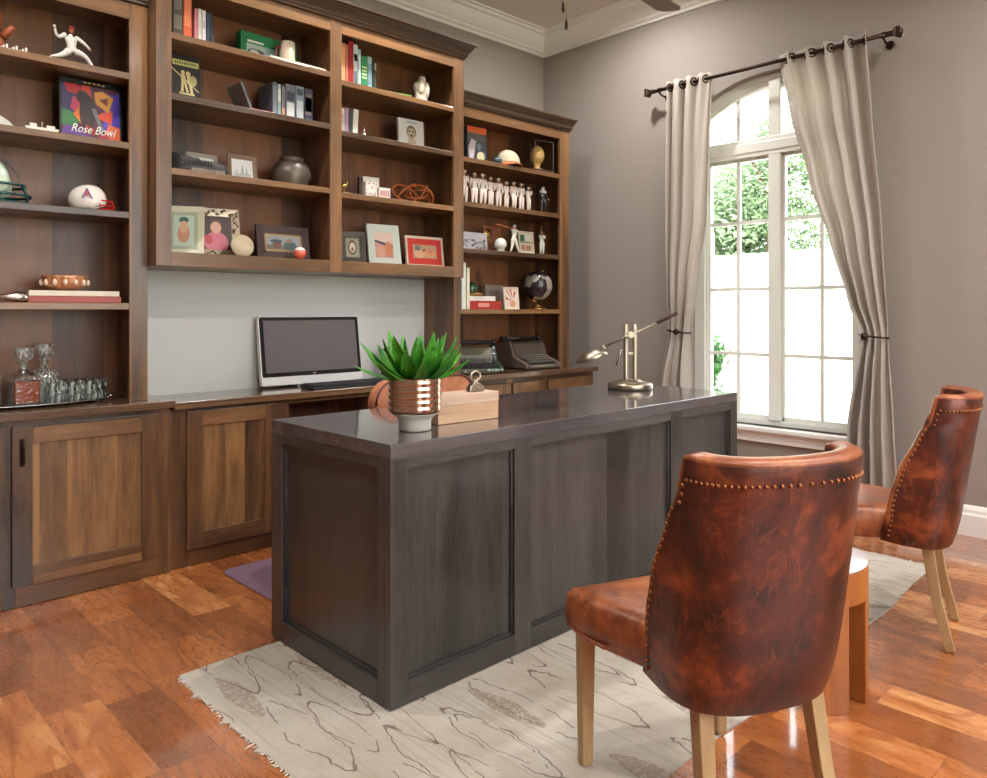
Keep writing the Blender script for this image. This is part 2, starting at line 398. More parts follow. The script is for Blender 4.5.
# right wall with the arched opening
WY0, WY1, WZ0, WC, WR, WPK = 1.575, 2.685, 0.43, 2.13, 0.96, 2.60
def arch(y, inset=0.0, peak=WPK, rad=WR):
    return peak - rad + math.sqrt(max((rad - inset) ** 2 - (y - WC) ** 2, 0.0))
w = MB()
w.box(XR, XR + T, YF, WY0, 0, ZC); w.box(XR, XR + T, WY1, YB, 0, ZC); w.box(XR, XR + T, WY0, WY1, 0, WZ0)
NA = 24
for i in range(NA):
    a = WY0 + (WY1 - WY0) * i / NA; b = WY0 + (WY1 - WY0) * (i + 1) / NA
    w.add([(x, y, z) for x in (XR, XR + T) for (y, z) in ((a, arch(a)), (b, arch(b)), (b, ZC), (a, ZC))],
          [(0, 1, 2, 3), (4, 7, 6, 5), (0, 4, 5, 1), (3, 2, 6, 7)])
struct(w.build('wall_right', WALL))
# niche behind the desk shelf
struct(B(1.205, 2.955, 3.68, YB, 0.7525, 1.331).box(1.287, 2.904, 3.68, YB, 0.706, 0.7525).build('wall_niche', NICHE))

def moulding(name, prof, pts, mat, closed=False):
    """prof: list of (projection from wall, z); pts: inner-corner path as (x,y,dx,dy) where dx,dy is the inward mitre"""
    rings = [[(x + dx * p, y + dy * p, z) for p, z in prof] for x, y, dx, dy in pts]
    return MB().loft(rings, 0, False, True).build(name, mat)
cp = [(0, ZC - 0.15), (0.012, ZC - 0.15), (0.016, ZC - 0.135), (0.035, ZC - 0.125), (0.04, ZC - 0.11), (0.05, ZC - 0.105), (0.078, ZC - 0.075), (0.1, ZC - 0.04), (0.105, ZC - 0.03), (0.13, ZC - 0.025), (0.135, ZC - 0.012), (0.16, ZC - 0.01), (0.16, ZC), (0, ZC)]
struct(moulding('trim_1', cp, [(XL, YB, 1, -1), (XR, YB, -1, -1)], TRIM))
struct(moulding('trim_2', cp, [(XR, YB, -1, -1), (XR, YF, -1, 1)], TRIM))
struct(moulding('trim_3', cp, [(XR, YF, -1, 1), (XL, YF, 1, 1)], TRIM))
struct(moulding('trim_4', cp, [(XL, YF, 1, 1), (XL, YB, 1, -1)], TRIM))
bp = [(0, 0), (0.022, 0), (0.022, 0.105), (0.017, 0.115), (0.015, 0.132), (0.008, 0.148), (0.0, 0.152)]
struct(moulding('baseboard_right', bp, [(XR, YB, -1, -1), (XR, YF, -1, 1)], TRIM))
struct(moulding('baseboard_back', bp, [(4.17, YB, 0, -1), (XR, YB, -1, -1)], TRIM))
struct(moulding('baseboard_front', bp, [(XR, YF, -1, 1), (XL, YF, 1, 1)], TRIM))
struct(moulding('baseboard_left', bp, [(XL, YF, 1, 1), (XL, 3.99, 1, 0)], TRIM))

# ------------------------------------------------------------------ window (right wall)
win = bpy.data.objects.new('window_1', None); C.objects.link(win); win.location = (XR, WC, WZ0); struct(win)
def wl(x, y, z): return (x - XR, y - WC, z - WZ0)
def wbox(mb, x0, x1, y0, y1, z0, z1): mb.box(x0 - XR, x1 - XR, y0 - WC, y1 - WC, z0 - WZ0, z1 - WZ0)
def arcbar(mb, x0, x1, i0, i1, ya, yb, n=20):
    rings = []
    for i in range(n + 1):
        y = ya + (yb - ya) * i / n
        zo, zi = arch(y, i0), arch(y, i1)
        rings.append([wl(x0, y, zo), wl(x1, y, zo), wl(x1, y, zi), wl(x0, y, zi)])
    mb.loft(rings, 0, False, True)
FX0, FX1 = 4.455, 4.525
f = MB()
g = WY1 - 0.075; h = WY0 + 0.075
wbox(f, FX0, FX1, g, WY1, WZ0, arch(g)); wbox(f, FX0, FX1, WY0, h, WZ0, arch(h))
wbox(f, FX0, FX1, h, g, WZ0, 0.462)
arcbar(f, FX0, FX1, 0.0, 0.062, h - 0.07, g + 0.07)
f.build('frame', WINF, win, bevel=0.004)
f = MB(); arcbar(f, FX0 + 0.012, FX1 - 0.01, 0.062, 0.088, h, g)
wbox(f, FX0 + .012, FX1 - .01, g - 0.015, g, 0.462, arch(g) - .04); wbox(f, FX0 + .012, FX1 - .01, h, h + .015, 0.462, arch(h) - .04)
f.build('glazing_bead', WINF, win, bevel=0.002)
f = MB(); wbox(f, FX0 - 0.01, FX1, 2.092, 2.168, 0.462, arch(2.13) - 0.03); f.build('mullion', WINF, win, bevel=0.005)
f = MB(); wbox(f, FX0 - 0.012, FX1, h, g, 2.098, 2.212); wbox(f, FX0 - 0.02, FX1, h, g, 2.125, 2.185); f.build('transom', WINF, win, bevel=0.005)
for a, b in ((h + 0.015, 2.092), (2.168, g - 0.015)):
    f = MB(); s = 0.026
    wbox(f, FX0 + .02, FX1 - .01, a, b, 0.462, 0.462 + s); wbox(f, FX0 + .02, FX1 - .01, a, b, 2.098 - s * .6, 2.098)
    wbox(f, FX0 + .02, FX1 - .01, a, a + s * .6, 0.462, 2.098); wbox(f, FX0 + .02, FX1 - .01, b - s * .6, b, 0.462, 2.098)
    f.build('sash', WINF, win, bevel=0.003)
for y in (1.855, 2.386):
    f = MB(); wbox(f, 4.482, 4.504, y - 0.011, y + 0.011, 0.47, arch(y) - 0.08); f.build('muntin', WINF, win)
for z in (0.862, 1.275, 1.697):
    for a, b in ((h, 2.1), (2.16, g)):
        f = MB(); wbox(f, 4.483, 4.503, a, b, z - 0.011, z + 0.011); f.build('muntin', WINF, win)
f = MB(); rings = []
pg = [(h, 0.462), (g, 0.462)] + [(g + (h - g) * i / 20, arch(g + (h - g) * i / 20, 0.06)) for i in range(21)]
f.prism([(a - WC, b - WZ0) for a, b in pg], 'x', 4.492 - XR, 4.496 - XR); f.build('glass', GLASS, win)
f = MB(); wbox(f, 4.335, FX0, WY0 - 0.05, WY1 + 0.05, WZ0 - 0.028, WZ0); f.build('window_sill', TRIM, win, bevel=0.006)
f = MB(); wbox(f, 4.372, XR, WY0 - 0.02, WY1 + 0.02, WZ0 - 0.095, WZ0 - 0.028); wbox(f, 4.362, XR, WY0 - 0.03, WY1 + 0.03, WZ0 - 0.045, WZ0 - 0.028); f.build('apron', TRIM, win, bevel=0.004)

# unseen window added behind the camera for fill daylight
w2 = bpy.data.objects.new('fill_window', None); C.objects.link(w2); struct(w2)
f = MB(); x0, x1, z0, z1 = FW
for a, b, c, d in ((x0, x1, z0, z0 + .06), (x0, x1, z1 - .06, z1), (x0, x0 + .06, z0, z1), (x1 - .06, x1, z0, z1), (1.55, 1.65, z0, z1), (x0, x1, 1.9, 1.96)):
    f.box(a, b, YF - 0.11, YF - 0.05, c, d)
f.build('frame', WINF, w2)
B(x0 + .06, x1 - .06, YF - 0.085, YF - 0.08, z0 + .06, z1 - .06).build('glass', GLASS, w2)

# ------------------------------------------------------------------ curtain rod and curtains
RX, RZ = 4.29, 2.606
rod = thing('curtain_rod', 'dark bronze curtain rod with square end brackets above the arched window', 'curtain rod', (RX, 2.15, RZ))
MB().tube([(0, -0.74, 0), (0, 0.76, 0)], 0.0115, 12).build('rod', IRON, rod)
for s, y in ((-1, -0.77), (1, 0.79)):
    m = MB(); m.lathe([(0.013, -0.06), (0.017, -0.055), (0.017, -0.02), (0.03, -0.012), (0.036, 0.0), (0.036, 0.014), (0.02, 0.018), (0.012, 0.026)], (0, y, 0), 4, 0, Matrix.Rotation(-s * PI / 2, 4, 'X') @ Matrix.Rotation(PI / 4, 4, 'Z'), False)
    m.build('finial', IRON, rod, bevel=0.002)
for y in (-0.70, 0.70):
    m = MB(); m.tube([(0.0, y, -0.016), (0.03, y, -0.03), (0.075, y, -0.03), (0.108, y, -0.028)], 0.006, 8); m.lathe([(0.02, 0), (0.024, 0.006), (0.012, 0.01)], (0.108, y, -0.028), 14, 0, Matrix.Rotation(-PI / 2, 4, 'Y'))
    m.tube([(0, y + .016 * math.cos(a), .016 * math.sin(a)) for a in [2 * PI * k / 14 for k in range(14)]], 0.003, 6, close=True)
    m.build('bracket', IRON, rod)

def lerp(tab, z):
    for (z0, v0), (z1, v1) in zip(tab, tab[1:]):
        if (z0 - z) * (z1 - z) <= 0:
            t = (z - z0) / (z1 - z0) if z1 != z0 else 0
            t = t * t * (3 - 2 * t) * 0.5 + t * 0.5
            return v0 + (v1 - v0) * t
    return tab[-1][1]
def curtain(label, inner, outer, nf, amp, phase, gro, hook, hy, sgn):
    t = thing('curtain', label, 'curtain', (RX, 2.15, 0.0), 0, 'linen curtain panels at the arched window')
    rows = []; nz = 64; ns = 110
    for i in range(nz + 1):
        z = 2.645 - (2.645 - 0.012) * i / nz
        yi, yo = lerp(inner, z), lerp(outer, z)
        w = abs(yo - yi); pin = math.exp(-((z - 1.0) / 0.16) ** 2)
        row = []
        for j in range(ns + 1):
            s = j / ns
            ph = 2 * PI * nf * s + phase
            a = amp * (1 + 0.35 * math.sin(3.1 * s + 1.3 * z)) * (1 - 0.45 * pin) * (0.8 + 0.25 * math.sin(z * 1.7 + s * 5))
            dx = a * math.sin(ph + 0.35 * math.sin(z * 1.5 + 4 * s)) + 0.006 * math.sin(ph * 2.3 + z * 2)
            # pulled toward the wall at the tie
            y = yi + (yo - yi) * s + 0.010 * math.cos(ph) * (1 - pin)
            row.append((dx + 0.02 * pin, y - 2.15, z))
        rows.append(row)
    MB().grid(rows).build('panel', LINEN, t, solid=0.003)
    ri = min(range(len(rows)), key=lambda i: abs(rows[i][0][2] - RZ)); rw = [Vector(p) for p in rows[ri]]
    for j in range(2, ns - 1):
        if rw[j].x * rw[j + 1].x <= 0 and rw[j].x != rw[j + 1].x:
            tg = (rw[j + 1] - rw[j]); tg.z = 0; tg.normalize(); k = rw[j].x / (rw[j].x - rw[j + 1].x); cc = rw[j].lerp(rw[j + 1], k)
            MB().tube([Vector((cc.x, cc.y, RZ)) + tg * (.0235 * math.cos(a)) + Vector((0, 0, .0235 * math.sin(a))) for a in [2 * PI * q / 18 for q in range(18)]], .0052, 8, close=True).build('grommet', IRON, t)
    # tie band and wall hook
    y0, y1 = hook
    cy = (y0 + y1) / 2 - 2.15; ry = abs(y1 - y0) / 2 + 0.012
    pts = [(0.012 + 0.042 * math.cos(a), cy + ry * math.sin(a), 1.0 + 0.008 * math.sin(a)) for a in [2 * PI * k / 28 for k in range(28)]]
    MB().tube(pts, 0.005, 8, close=True).build('tieback', IRON, t)
    m = MB(); m.tube([(0.108, hy - 2.15, 1.0), (0.02, hy - 2.15, 1.0), (-0.03, hy - 2.15, 1.0)], 0.006, 8)
    m.lathe([(0.004, -0.012), (0.016, -0.008), (0.021, 0.0), (0.016, 0.008), (0.004, 0.012)], (-0.035, hy - 2.15, 1.0), 16, 0, Matrix.Rotation(PI / 2, 4, 'Y'))
    m.lathe([(0.022, -0.002), (0.022, 0.004)], (0.106, hy - 2.15, 1.0), 16, 0, Matrix.Rotation(PI / 2, 4, 'Y'))
    m.build('holdback', IRON, t)
    return t
curtain('linen curtain left of the arched window, tied back beside the desk lamp',
        [(2.645, 2.455), (2.2, 2.48), (1.75, 2.50), (1.3, 2.575), (1.0, 2.635), (0.7, 2.62), (0.3, 2.60), (0, 2.58)],
        [(2.645, 2.79), (1.6, 2.80), (1.0, 2.79), (0.6, 2.86), (0, 2.90)], 3.5, 0.036, 0.4,
        [(2.715, -.75), (2.61, -.95), (2.525, -.7)], (2.635, 2.78), 2.70, 1)
curtain('linen curtain right of the arched window, swept across the panes to its tieback',
        [(2.645, 2.035), (2.3, 1.97), (1.9, 1.865), (1.5, 1.74), (1.2, 1.645), (1.0, 1.575), (0.8, 1.60), (0.5, 1.645), (0.25, 1.655), (0, 1.66)],
        [(2.645, 1.53), (2.2, 1.50), (1.57, 1.455), (1.0, 1.43), (0.5, 1.40), (0.25, 1.385), (0, 1.375)], 4.5, 0.042, 1.2,
        [(1.965, -.6), (1.865, -.95), (1.755, -.9), (1.655, -.8), (1.575, -.95)], (1.44, 1.565), 1.535, -1)

# ------------------------------------------------------------------ built-in cabinets
def crown_part(parent, x0, x1, y0, y1, prof, flush_l=False, flush_r=False):
    rings = []
    for o, z in prof:
        a = x0 - (0 if flush_l else o); b = x1 + (0 if flush_r else o)
        rings.append([(a, y0 - o, z), (b, y0 - o, z), (b, y1, z), (a, y1, z)])
    return MB().loft(rings, 0, False, True).build('crown_moulding', W_K, parent)
def crown_prof(z0, p, hh):
    return [(0.0, z0), (0.010, z0 + .004), (0.012, z0 + hh * .16), (0.018, z0 + hh * .2), (0.020, z0 + hh * .34), (p * .45, z0 + hh * .46), (p * .62, z0 + hh * .62), (p * .78, z0 + hh * .8), (p * .82, z0 + hh * .86), (p, z0 + hh * .88), (p, z0 + hh)]

def bookcase(label, x0, x1, yf, yback, z0, z1, stiles, bays, rail_lo, rail_hi, crown, fl=False, fr=False):
    """stiles: list of (xa,xb); bays: list of (xa,xb,[shelf tops]); all world coordinates, parts stored local to the base."""
    t = thing('bookcase', label, 'bookcase', (x0, yf, z0), 0, None)
    L = lambda mb_, *a: mb_.box(a[0] - x0, a[1] - x0, a[2] - yf, a[3] - yf, a[4] - z0, a[5] - z0)
    for a, b in stiles: L(MB(), a, b, yf, yf + 0.02, z0, z1).build('stile', W_V, t, bevel=0.002)
    for a, b in rail_lo: L(MB(), a, b, yf + .0005, yf + 0.0205, z0, rail_lo_top).build('rail', W_H, t, bevel=0.002)
    ins = [(stiles[i][1], stiles[i + 1][0]) for i in range(len(stiles) - 1)]
    for a, b in ins: L(MB(), a, b, yf + .0005, yf + 0.0205, rail_hi, z1).build('rail', W_H, t, bevel=0.002)
    L(MB(), x0, x0 + 0.02, yf + 0.0205, YB - 0.003, z0, z1).build('side_panel', W_V, t)
    L(MB(), x1 - 0.02, x1, yf + 0.0205, YB - 0.003, z0, z1).build('side_panel', W_V, t)
    for i in range(1, len(stiles) - 1):
        c = (stiles[i][0] + stiles[i][1]) / 2
        L(MB(), c - 0.011, c + 0.011, yf + 0.0205, yback, z0 + .02, z1).build('divider', W_V, t)
    L(MB(), x0 + 0.02, x1 - 0.02, yback, yback + 0.012, z0, z1).build('back_panel', W_B, t)
    L(MB(), x0 + 0.02, x1 - 0.02, yf + 0.0205, YB - .003, z1 - 0.018, z1).build('top_panel', W_H, t)
    for a, b, tops in bays:
        for z in tops: L(MB(), a, b, yf + 0.003, yback - .0005, z - 0.029, z).build('shelf', W_H, t, bevel=0.0025)
    crown_part(t, 0, x1 - x0, 0, YB - .003 - yf, crown_prof(z1 - z0, *crown), fl, fr)
    return t
rail_lo_top = 0
CT_L, CT_C = 0.752, 0.738
bookcase('tall alder bookcase standing on the worktop at the far left, holding helmets and decanters', 0.14, 1.198, 3.40, 3.70, CT_L, 2.455,
         [(0.14, 0.205), (1.122, 1.198)], [(0.16, 1.178, [1.172, 1.562, 1.858, 2.156])], [], 2.385, (0.05, 0.085), fr=True)
bookcase('alder bookcase right of the hanging shelves, holding the globe and typewriters', 2.957, 4.012, 3.40, 3.70, CT_L, 2.375,
         [(2.957, 3.008), (3.92, 4.012)], [(2.977, 3.992, [1.146, 1.516, 1.800, 2.071])], [], 2.313, (0.045, 0.08), fl=True)
rail_lo_top = 1.393
t = bookcase('large two-bay alder bookcase hung on the wall over the computer', 1.20, 2.955, 3.31, 3.64, 1.332, 2.612,
         [(1.20, 1.266), (2.054, 2.121), (2.879, 2.955)], [(1.22, 2.077, [2.345, 2.082, 1.758]), (2.099, 2.935, [2.32, 2.061, 1.745])], [(1.266, 2.054), (2.121, 2.879)], 2.552, (0.06, 0.085))
MB().box(0.02, 1.735, 0.0205, 0.66, 0.0, 0.058).build('bottom_panel', W_H, t)

def door(parent, x0, x1, z0, z1, y, fw=0.07, handle=None):
    """door leaf in the parent's local coordinates, face at y, 20 mm thick"""
    m = MB(); th = 0.02
    m.box(x0, x0 + fw, y, y + th, z0, z1, 0); m.box(x1 - fw, x1, y, y + th, z0, z1, 0)
    m.box(x0 + fw, x1 - fw, y, y + th, z0, z0 + fw, 1); m.box(x0 + fw, x1 - fw, y, y + th, z1 - fw, z1, 1)
    d = m.build('door', [W_V, W_H], parent, bevel=0.002)
    MB().box(x0 + fw - .005, x1 - fw + .005, y + 0.011, y + th - .001, z0 + fw - .005, z1 - fw + .005).build('door_panel', W_P, d)
    if handle:
        hx, hz = handle
        k = MB(); k.tube([(hx, y + .002, hz + .044), (hx, y - .022, hz + .04), (hx, y - .027, hz + .02), (hx, y - .027, hz - .02), (hx, y - .022, hz - .04), (hx, y + .002, hz - .044)], [.006, .006, .0055, .0055, .006, .006], 8)
        k.box(hx - .009, hx + .009, y - .003, y, hz - .054, hz + .054)
        k.build('handle', IRON, d, bevel=0.001)
    return d
def cabinet(label, x0, x1, yf, top, stiles, rails, doors, fh=0.02):
    t = thing('base_cabinet', label, 'cabinet', (x0, yf, 0))
    zt = top - 0.034
    c = MB(); c.box(0, x1 - x0, fh, YB - yf - .003, 0.002, zt); c.build('body', W_V, t)
    for a, b in stiles: MB().box(a - x0, b - x0, 0, fh - .0003, 0.002, zt).build('stile', W_V, t, bevel=.0015)
    for a, b, c0, c1 in rails: MB().box(a - x0, b - x0, .0004, fh - .0003, c0, c1).build('rail', W_H, t, bevel=.0015)
    for a, b, c0, c1, hd in doors:
        door(t, a - x0, b - x0, c0, c1, -0.02, handle=(hd[0] - x0, hd[1]) if hd else None)
    return t
cabinet('alder base cabinet with panelled doors under the decanters', 0.14, 1.272, 3.345, CT_L, [(0.14, 0.18), (0.645, 0.69), (1.205, 1.272)],
        [(0.18, 0.645, 0.002, 0.1), (0.69, 1.205, 0.002, 0.1), (0.18, 0.645, 0.68, CT_L - .034), (0.69, 1.205, 0.68, CT_L - .034)],
        [(0.155, 0.655, 0.085, 0.697, (0.62, 0.597)), (0.676, 1.218, 0.085, 0.697, (0.709, 0.597))])
KC = cabinet('single-door alder base cabinet left of the kneehole, under the computer', 1.276, 1.855, 3.365, CT_C, [(1.276, 1.36), (1.775, 1.855)],
        [(1.36, 1.775, 0.002, 0.09), (1.36, 1.775, 0.68, CT_C - .034)], [(1.348, 1.79, 0.078, 0.693, None)])
cabinet('alder base cabinet between the kneehole and the typewriter side', 2.33, 2.925, 3.365, CT_C, [(2.33, 2.41), (2.85, 2.925)],
        [(2.41, 2.85, 0.002, 0.09), (2.41, 2.85, 0.68, CT_C - .034)], [(2.395, 2.865, 0.078, 0.693, None)])
cabinet('alder base cabinet with three doors under the two typewriters', 2.929, 4.145, 3.295, CT_L, [(2.929, 3.0), (3.30, 3.35), (3.64, 3.68), (4.09, 4.145)],
        [(3.0, 3.30, .002, .09), (3.35, 3.64, .002, .09), (3.68, 4.09, .002, .09), (3.0, 3.30, .675, CT_L - .034), (3.35, 3.64, .675, CT_L - .034), (3.68, 4.09, .675, CT_L - .034)],
        [(2.975, 3.315, .078, .69, None), (3.335, 3.642, .078, .69, None), (3.66, 4.10, .078, .69, None)])
MB().box(.581, 1.052, .29, .302, 0.002, 0.70).build('back_panel', W_B, KC)
MB().box(.581, 1.052, .012, .030, 0.680, 0.7035).build('rail', W_H, KC, bevel=.002)

# worktops: one continuous top stepping at the two wings
tp = thing('worktop', 'dark stained alder worktop running along the whole bookcase wall', 'worktop', (0.12, 3.31, 0.0))
def top_part(poly, z):
    m = MB(); m.prism([(a - 0.12, b - 3.31) for a, b in poly], 'z', z - 0.033, z)
    return m
top_part([(0.12, 3.31), (1.285, 3.31), (1.285, 3.335), (1.285, YB - .003), (0.12, YB - .003)], CT_L).build('wing_top', W_C, tp, bevel=0.006, seg=3)
top_part([(1.2855, 3.328), (2.905, 3.328), (2.905, 3.679), (1.2855, 3.679)], CT_C).build('desk_top', W_C, tp, bevel=0.005, seg=3)
top_part([(2.9055, 3.262), (4.165, 3.262), (4.165, YB - .003), (2.9055, YB - .003)], CT_L).build('wing_top', W_C, tp, bevel=0.006, seg=3)

# ------------------------------------------------------------------ executive desk
RUGZ = 0.005
dx0, dx1, dy0, dy1 = 1.272, 3.25, 1.735, 2.43
dk = thing('desk', 'large charcoal-stained panelled wooden desk standing on the rug', 'desk', (dx0, dy0, RUGZ))
W, D, Z = dx1 - dx0, dy1 - dy0, 0.76 - RUGZ
MB().box(0, W, 0, D, Z - 0.042, Z).build('desktop', D_T, dk, bevel=0.003)
rt, rb = Z - 0.07, 0.07
cols = [(0, 0.062), (0.502, 0.582), (1.425, 1.508), (W - 0.062, W)]
for a, b in cols: MB().box(a, b, 0.0, 0.03, 0.004, Z - 0.042).build('stile', D_V, dk, bevel=0.002)
for i in range(3):
    a, b = cols[i][1], cols[i + 1][0]
    MB().box(a, b, 0.0, 0.03, rt - .004, Z - 0.042).build('rail', D_H, dk, bevel=0.002)
    MB().box(a, b, 0.0, 0.03, 0.004, rb).build('rail', D_H, dk, bevel=0.002)
    p = MB().box(a - .004, b + .004, 0.018, 0.028, rb - .004, rt).build('front_panel', D_V, dk)
    e = MB()
    for q in ((a, a + .008, rb, rt - .004), (b - .008, b, rb, rt - .004), (a, b, rb, rb + .008), (a, b, rt - .012, rt - .004)): e.box(q[0], q[1], 0.010, 0.019, q[2], q[3])
    e.build('bead_moulding', D_H, p)
for sx, x in ((1, 0.0), (-1, W)):
    f = lambda a: x + sx * a
    bx = lambda a, b, y0_, y1_, z0_, z1_: MB().box(min(f(a), f(b)), max(f(a), f(b)), y0_, y1_, z0_, z1_)
    bx(0, .0295, 0.0305, .062, .004, Z - .042).build('stile', D_V, dk, bevel=0.002); bx(0, .03, D - .07, D, .004, Z - .042).build('stile', D_V, dk, bevel=0.002)
    bx(0, .03, .062, D - .07, rt - .004, Z - .042).build('rail', D_Y, dk, bevel=0.002); bx(0, .03, .062, D - .07, .004, rb).build('rail', D_Y, dk, bevel=0.002)
    p = bx(.018, .028, .058, D - .066, rb - .004, rt).build('side_panel', D_V, dk)
    e = MB()
    for q in ((.062, .07, rb, rt - .004), (D - .078, D - .07, rb, rt - .004), (.062, D - .07, rb, rb + .008), (.062, D - .07, rt - .012, rt - .004)):
        a, b = sorted((f(.010), f(.019))); e.box(a, b, q[0], q[1], q[2], q[3])
    e.build('bead_moulding', D_H, p)
MB().box(0.035, W - .035, 0.035, D - .035, 0.0, 0.004).build('plinth', D_H, dk)
for a in (0.035, W - .035 - .42):
    pd = MB().box(a, a + .42, .035, D - .02, 0.0045, Z - .043).build('pedestal', D_V, dk)
    for zz in (0.05, 0.27, 0.49):
        d = MB().box(a + .015, a + .405, D - .0195, D - .002, zz, zz + .2).build('drawer', D_H, pd, bevel=.002)
# ------------------------------------------------------------------ rug
m = MB(); pts = []
rx0, rx1, ry0, ry1 = 0.925, 3.735, 1.025, 2.37
def jit(a): return (random.random() - .5) * a
for k in range(120): pts.append((rx0 - .003 + jit(.012) - (0.018 if k % 17 == 3 else 0), ry0 + (ry1 - ry0) * k / 119))
pts = [(p[0], p[1]) for p in pts]
top = [(rx0 + (rx1 - rx0) * k / 30, ry1 + 0.008 * math.sin(k * .6)) for k in range(1, 30)]
rgt = [(rx1 + .003 + jit(.012), ry1 - (ry1 - ry0) * k / 80) for k in range(81)]
bot = [(rx1 - (rx1 - rx0) * k / 40, ry0 + 0.008 * math.sin(k * .5) + (0.02 if k < 12 else 0.0) * (1 - k / 12)) for k in range(1, 40)]
poly = pts + top + rgt + bot
rg = thing('area_rug', 'cream woven rug with brown leaf outlines lying beneath the charcoal desk', 'rug', (0, 0, 0))
MB().prism(poly, 'z', 0.0005, RUGZ - 0.0003).build('pile', RUG, rg)
m = MB()
for k in range(90):
    for x, s in ((rx0, -1), (rx1, 1)):
        y = ry0 + .01 + (ry1 - ry0 - .02) * (k + jit(.6)) / 90
        L = .006 + random.random() * (0.026 if k % 8 == 0 else .006)
        m.tube([(x, y, .003), (x + s * L * .6, y + jit(.01), .003), (x + s * L, y + jit(.016), .0018)], [.0024, .002, .0012], 5)
m.build('fringe', col((226, 216, 200), .95), rg)['kind'] = 'stuff'

fm = MB(); mp = []
mx0, mx1, my0, my1, r_ = 1.43, 2.75, 2.46, 3.2, 0.06
for cx_, cy_, a0 in ((mx1 - r_, my1 - r_, 0), (mx0 + r_, my1 - r_, 90), (mx0 + r_, my0 + r_, 180), (mx1 - r_, my0 + r_, 270)):
    for k in range(7): a = R(a0 + 15 * k); mp.append((cx_ + r_ * math.cos(a) - 2.1, cy_ + r_ * math.sin(a) - 2.8))
o = MB().prism(mp, 'z', 0.0005, 0.005).build('chair_mat', MATP, bevel=.0012); o.location = (2.1, 2.8, 0)
tag(o, 'glossy mauve plastic chair mat on the planks behind the desk', 'floor mat')

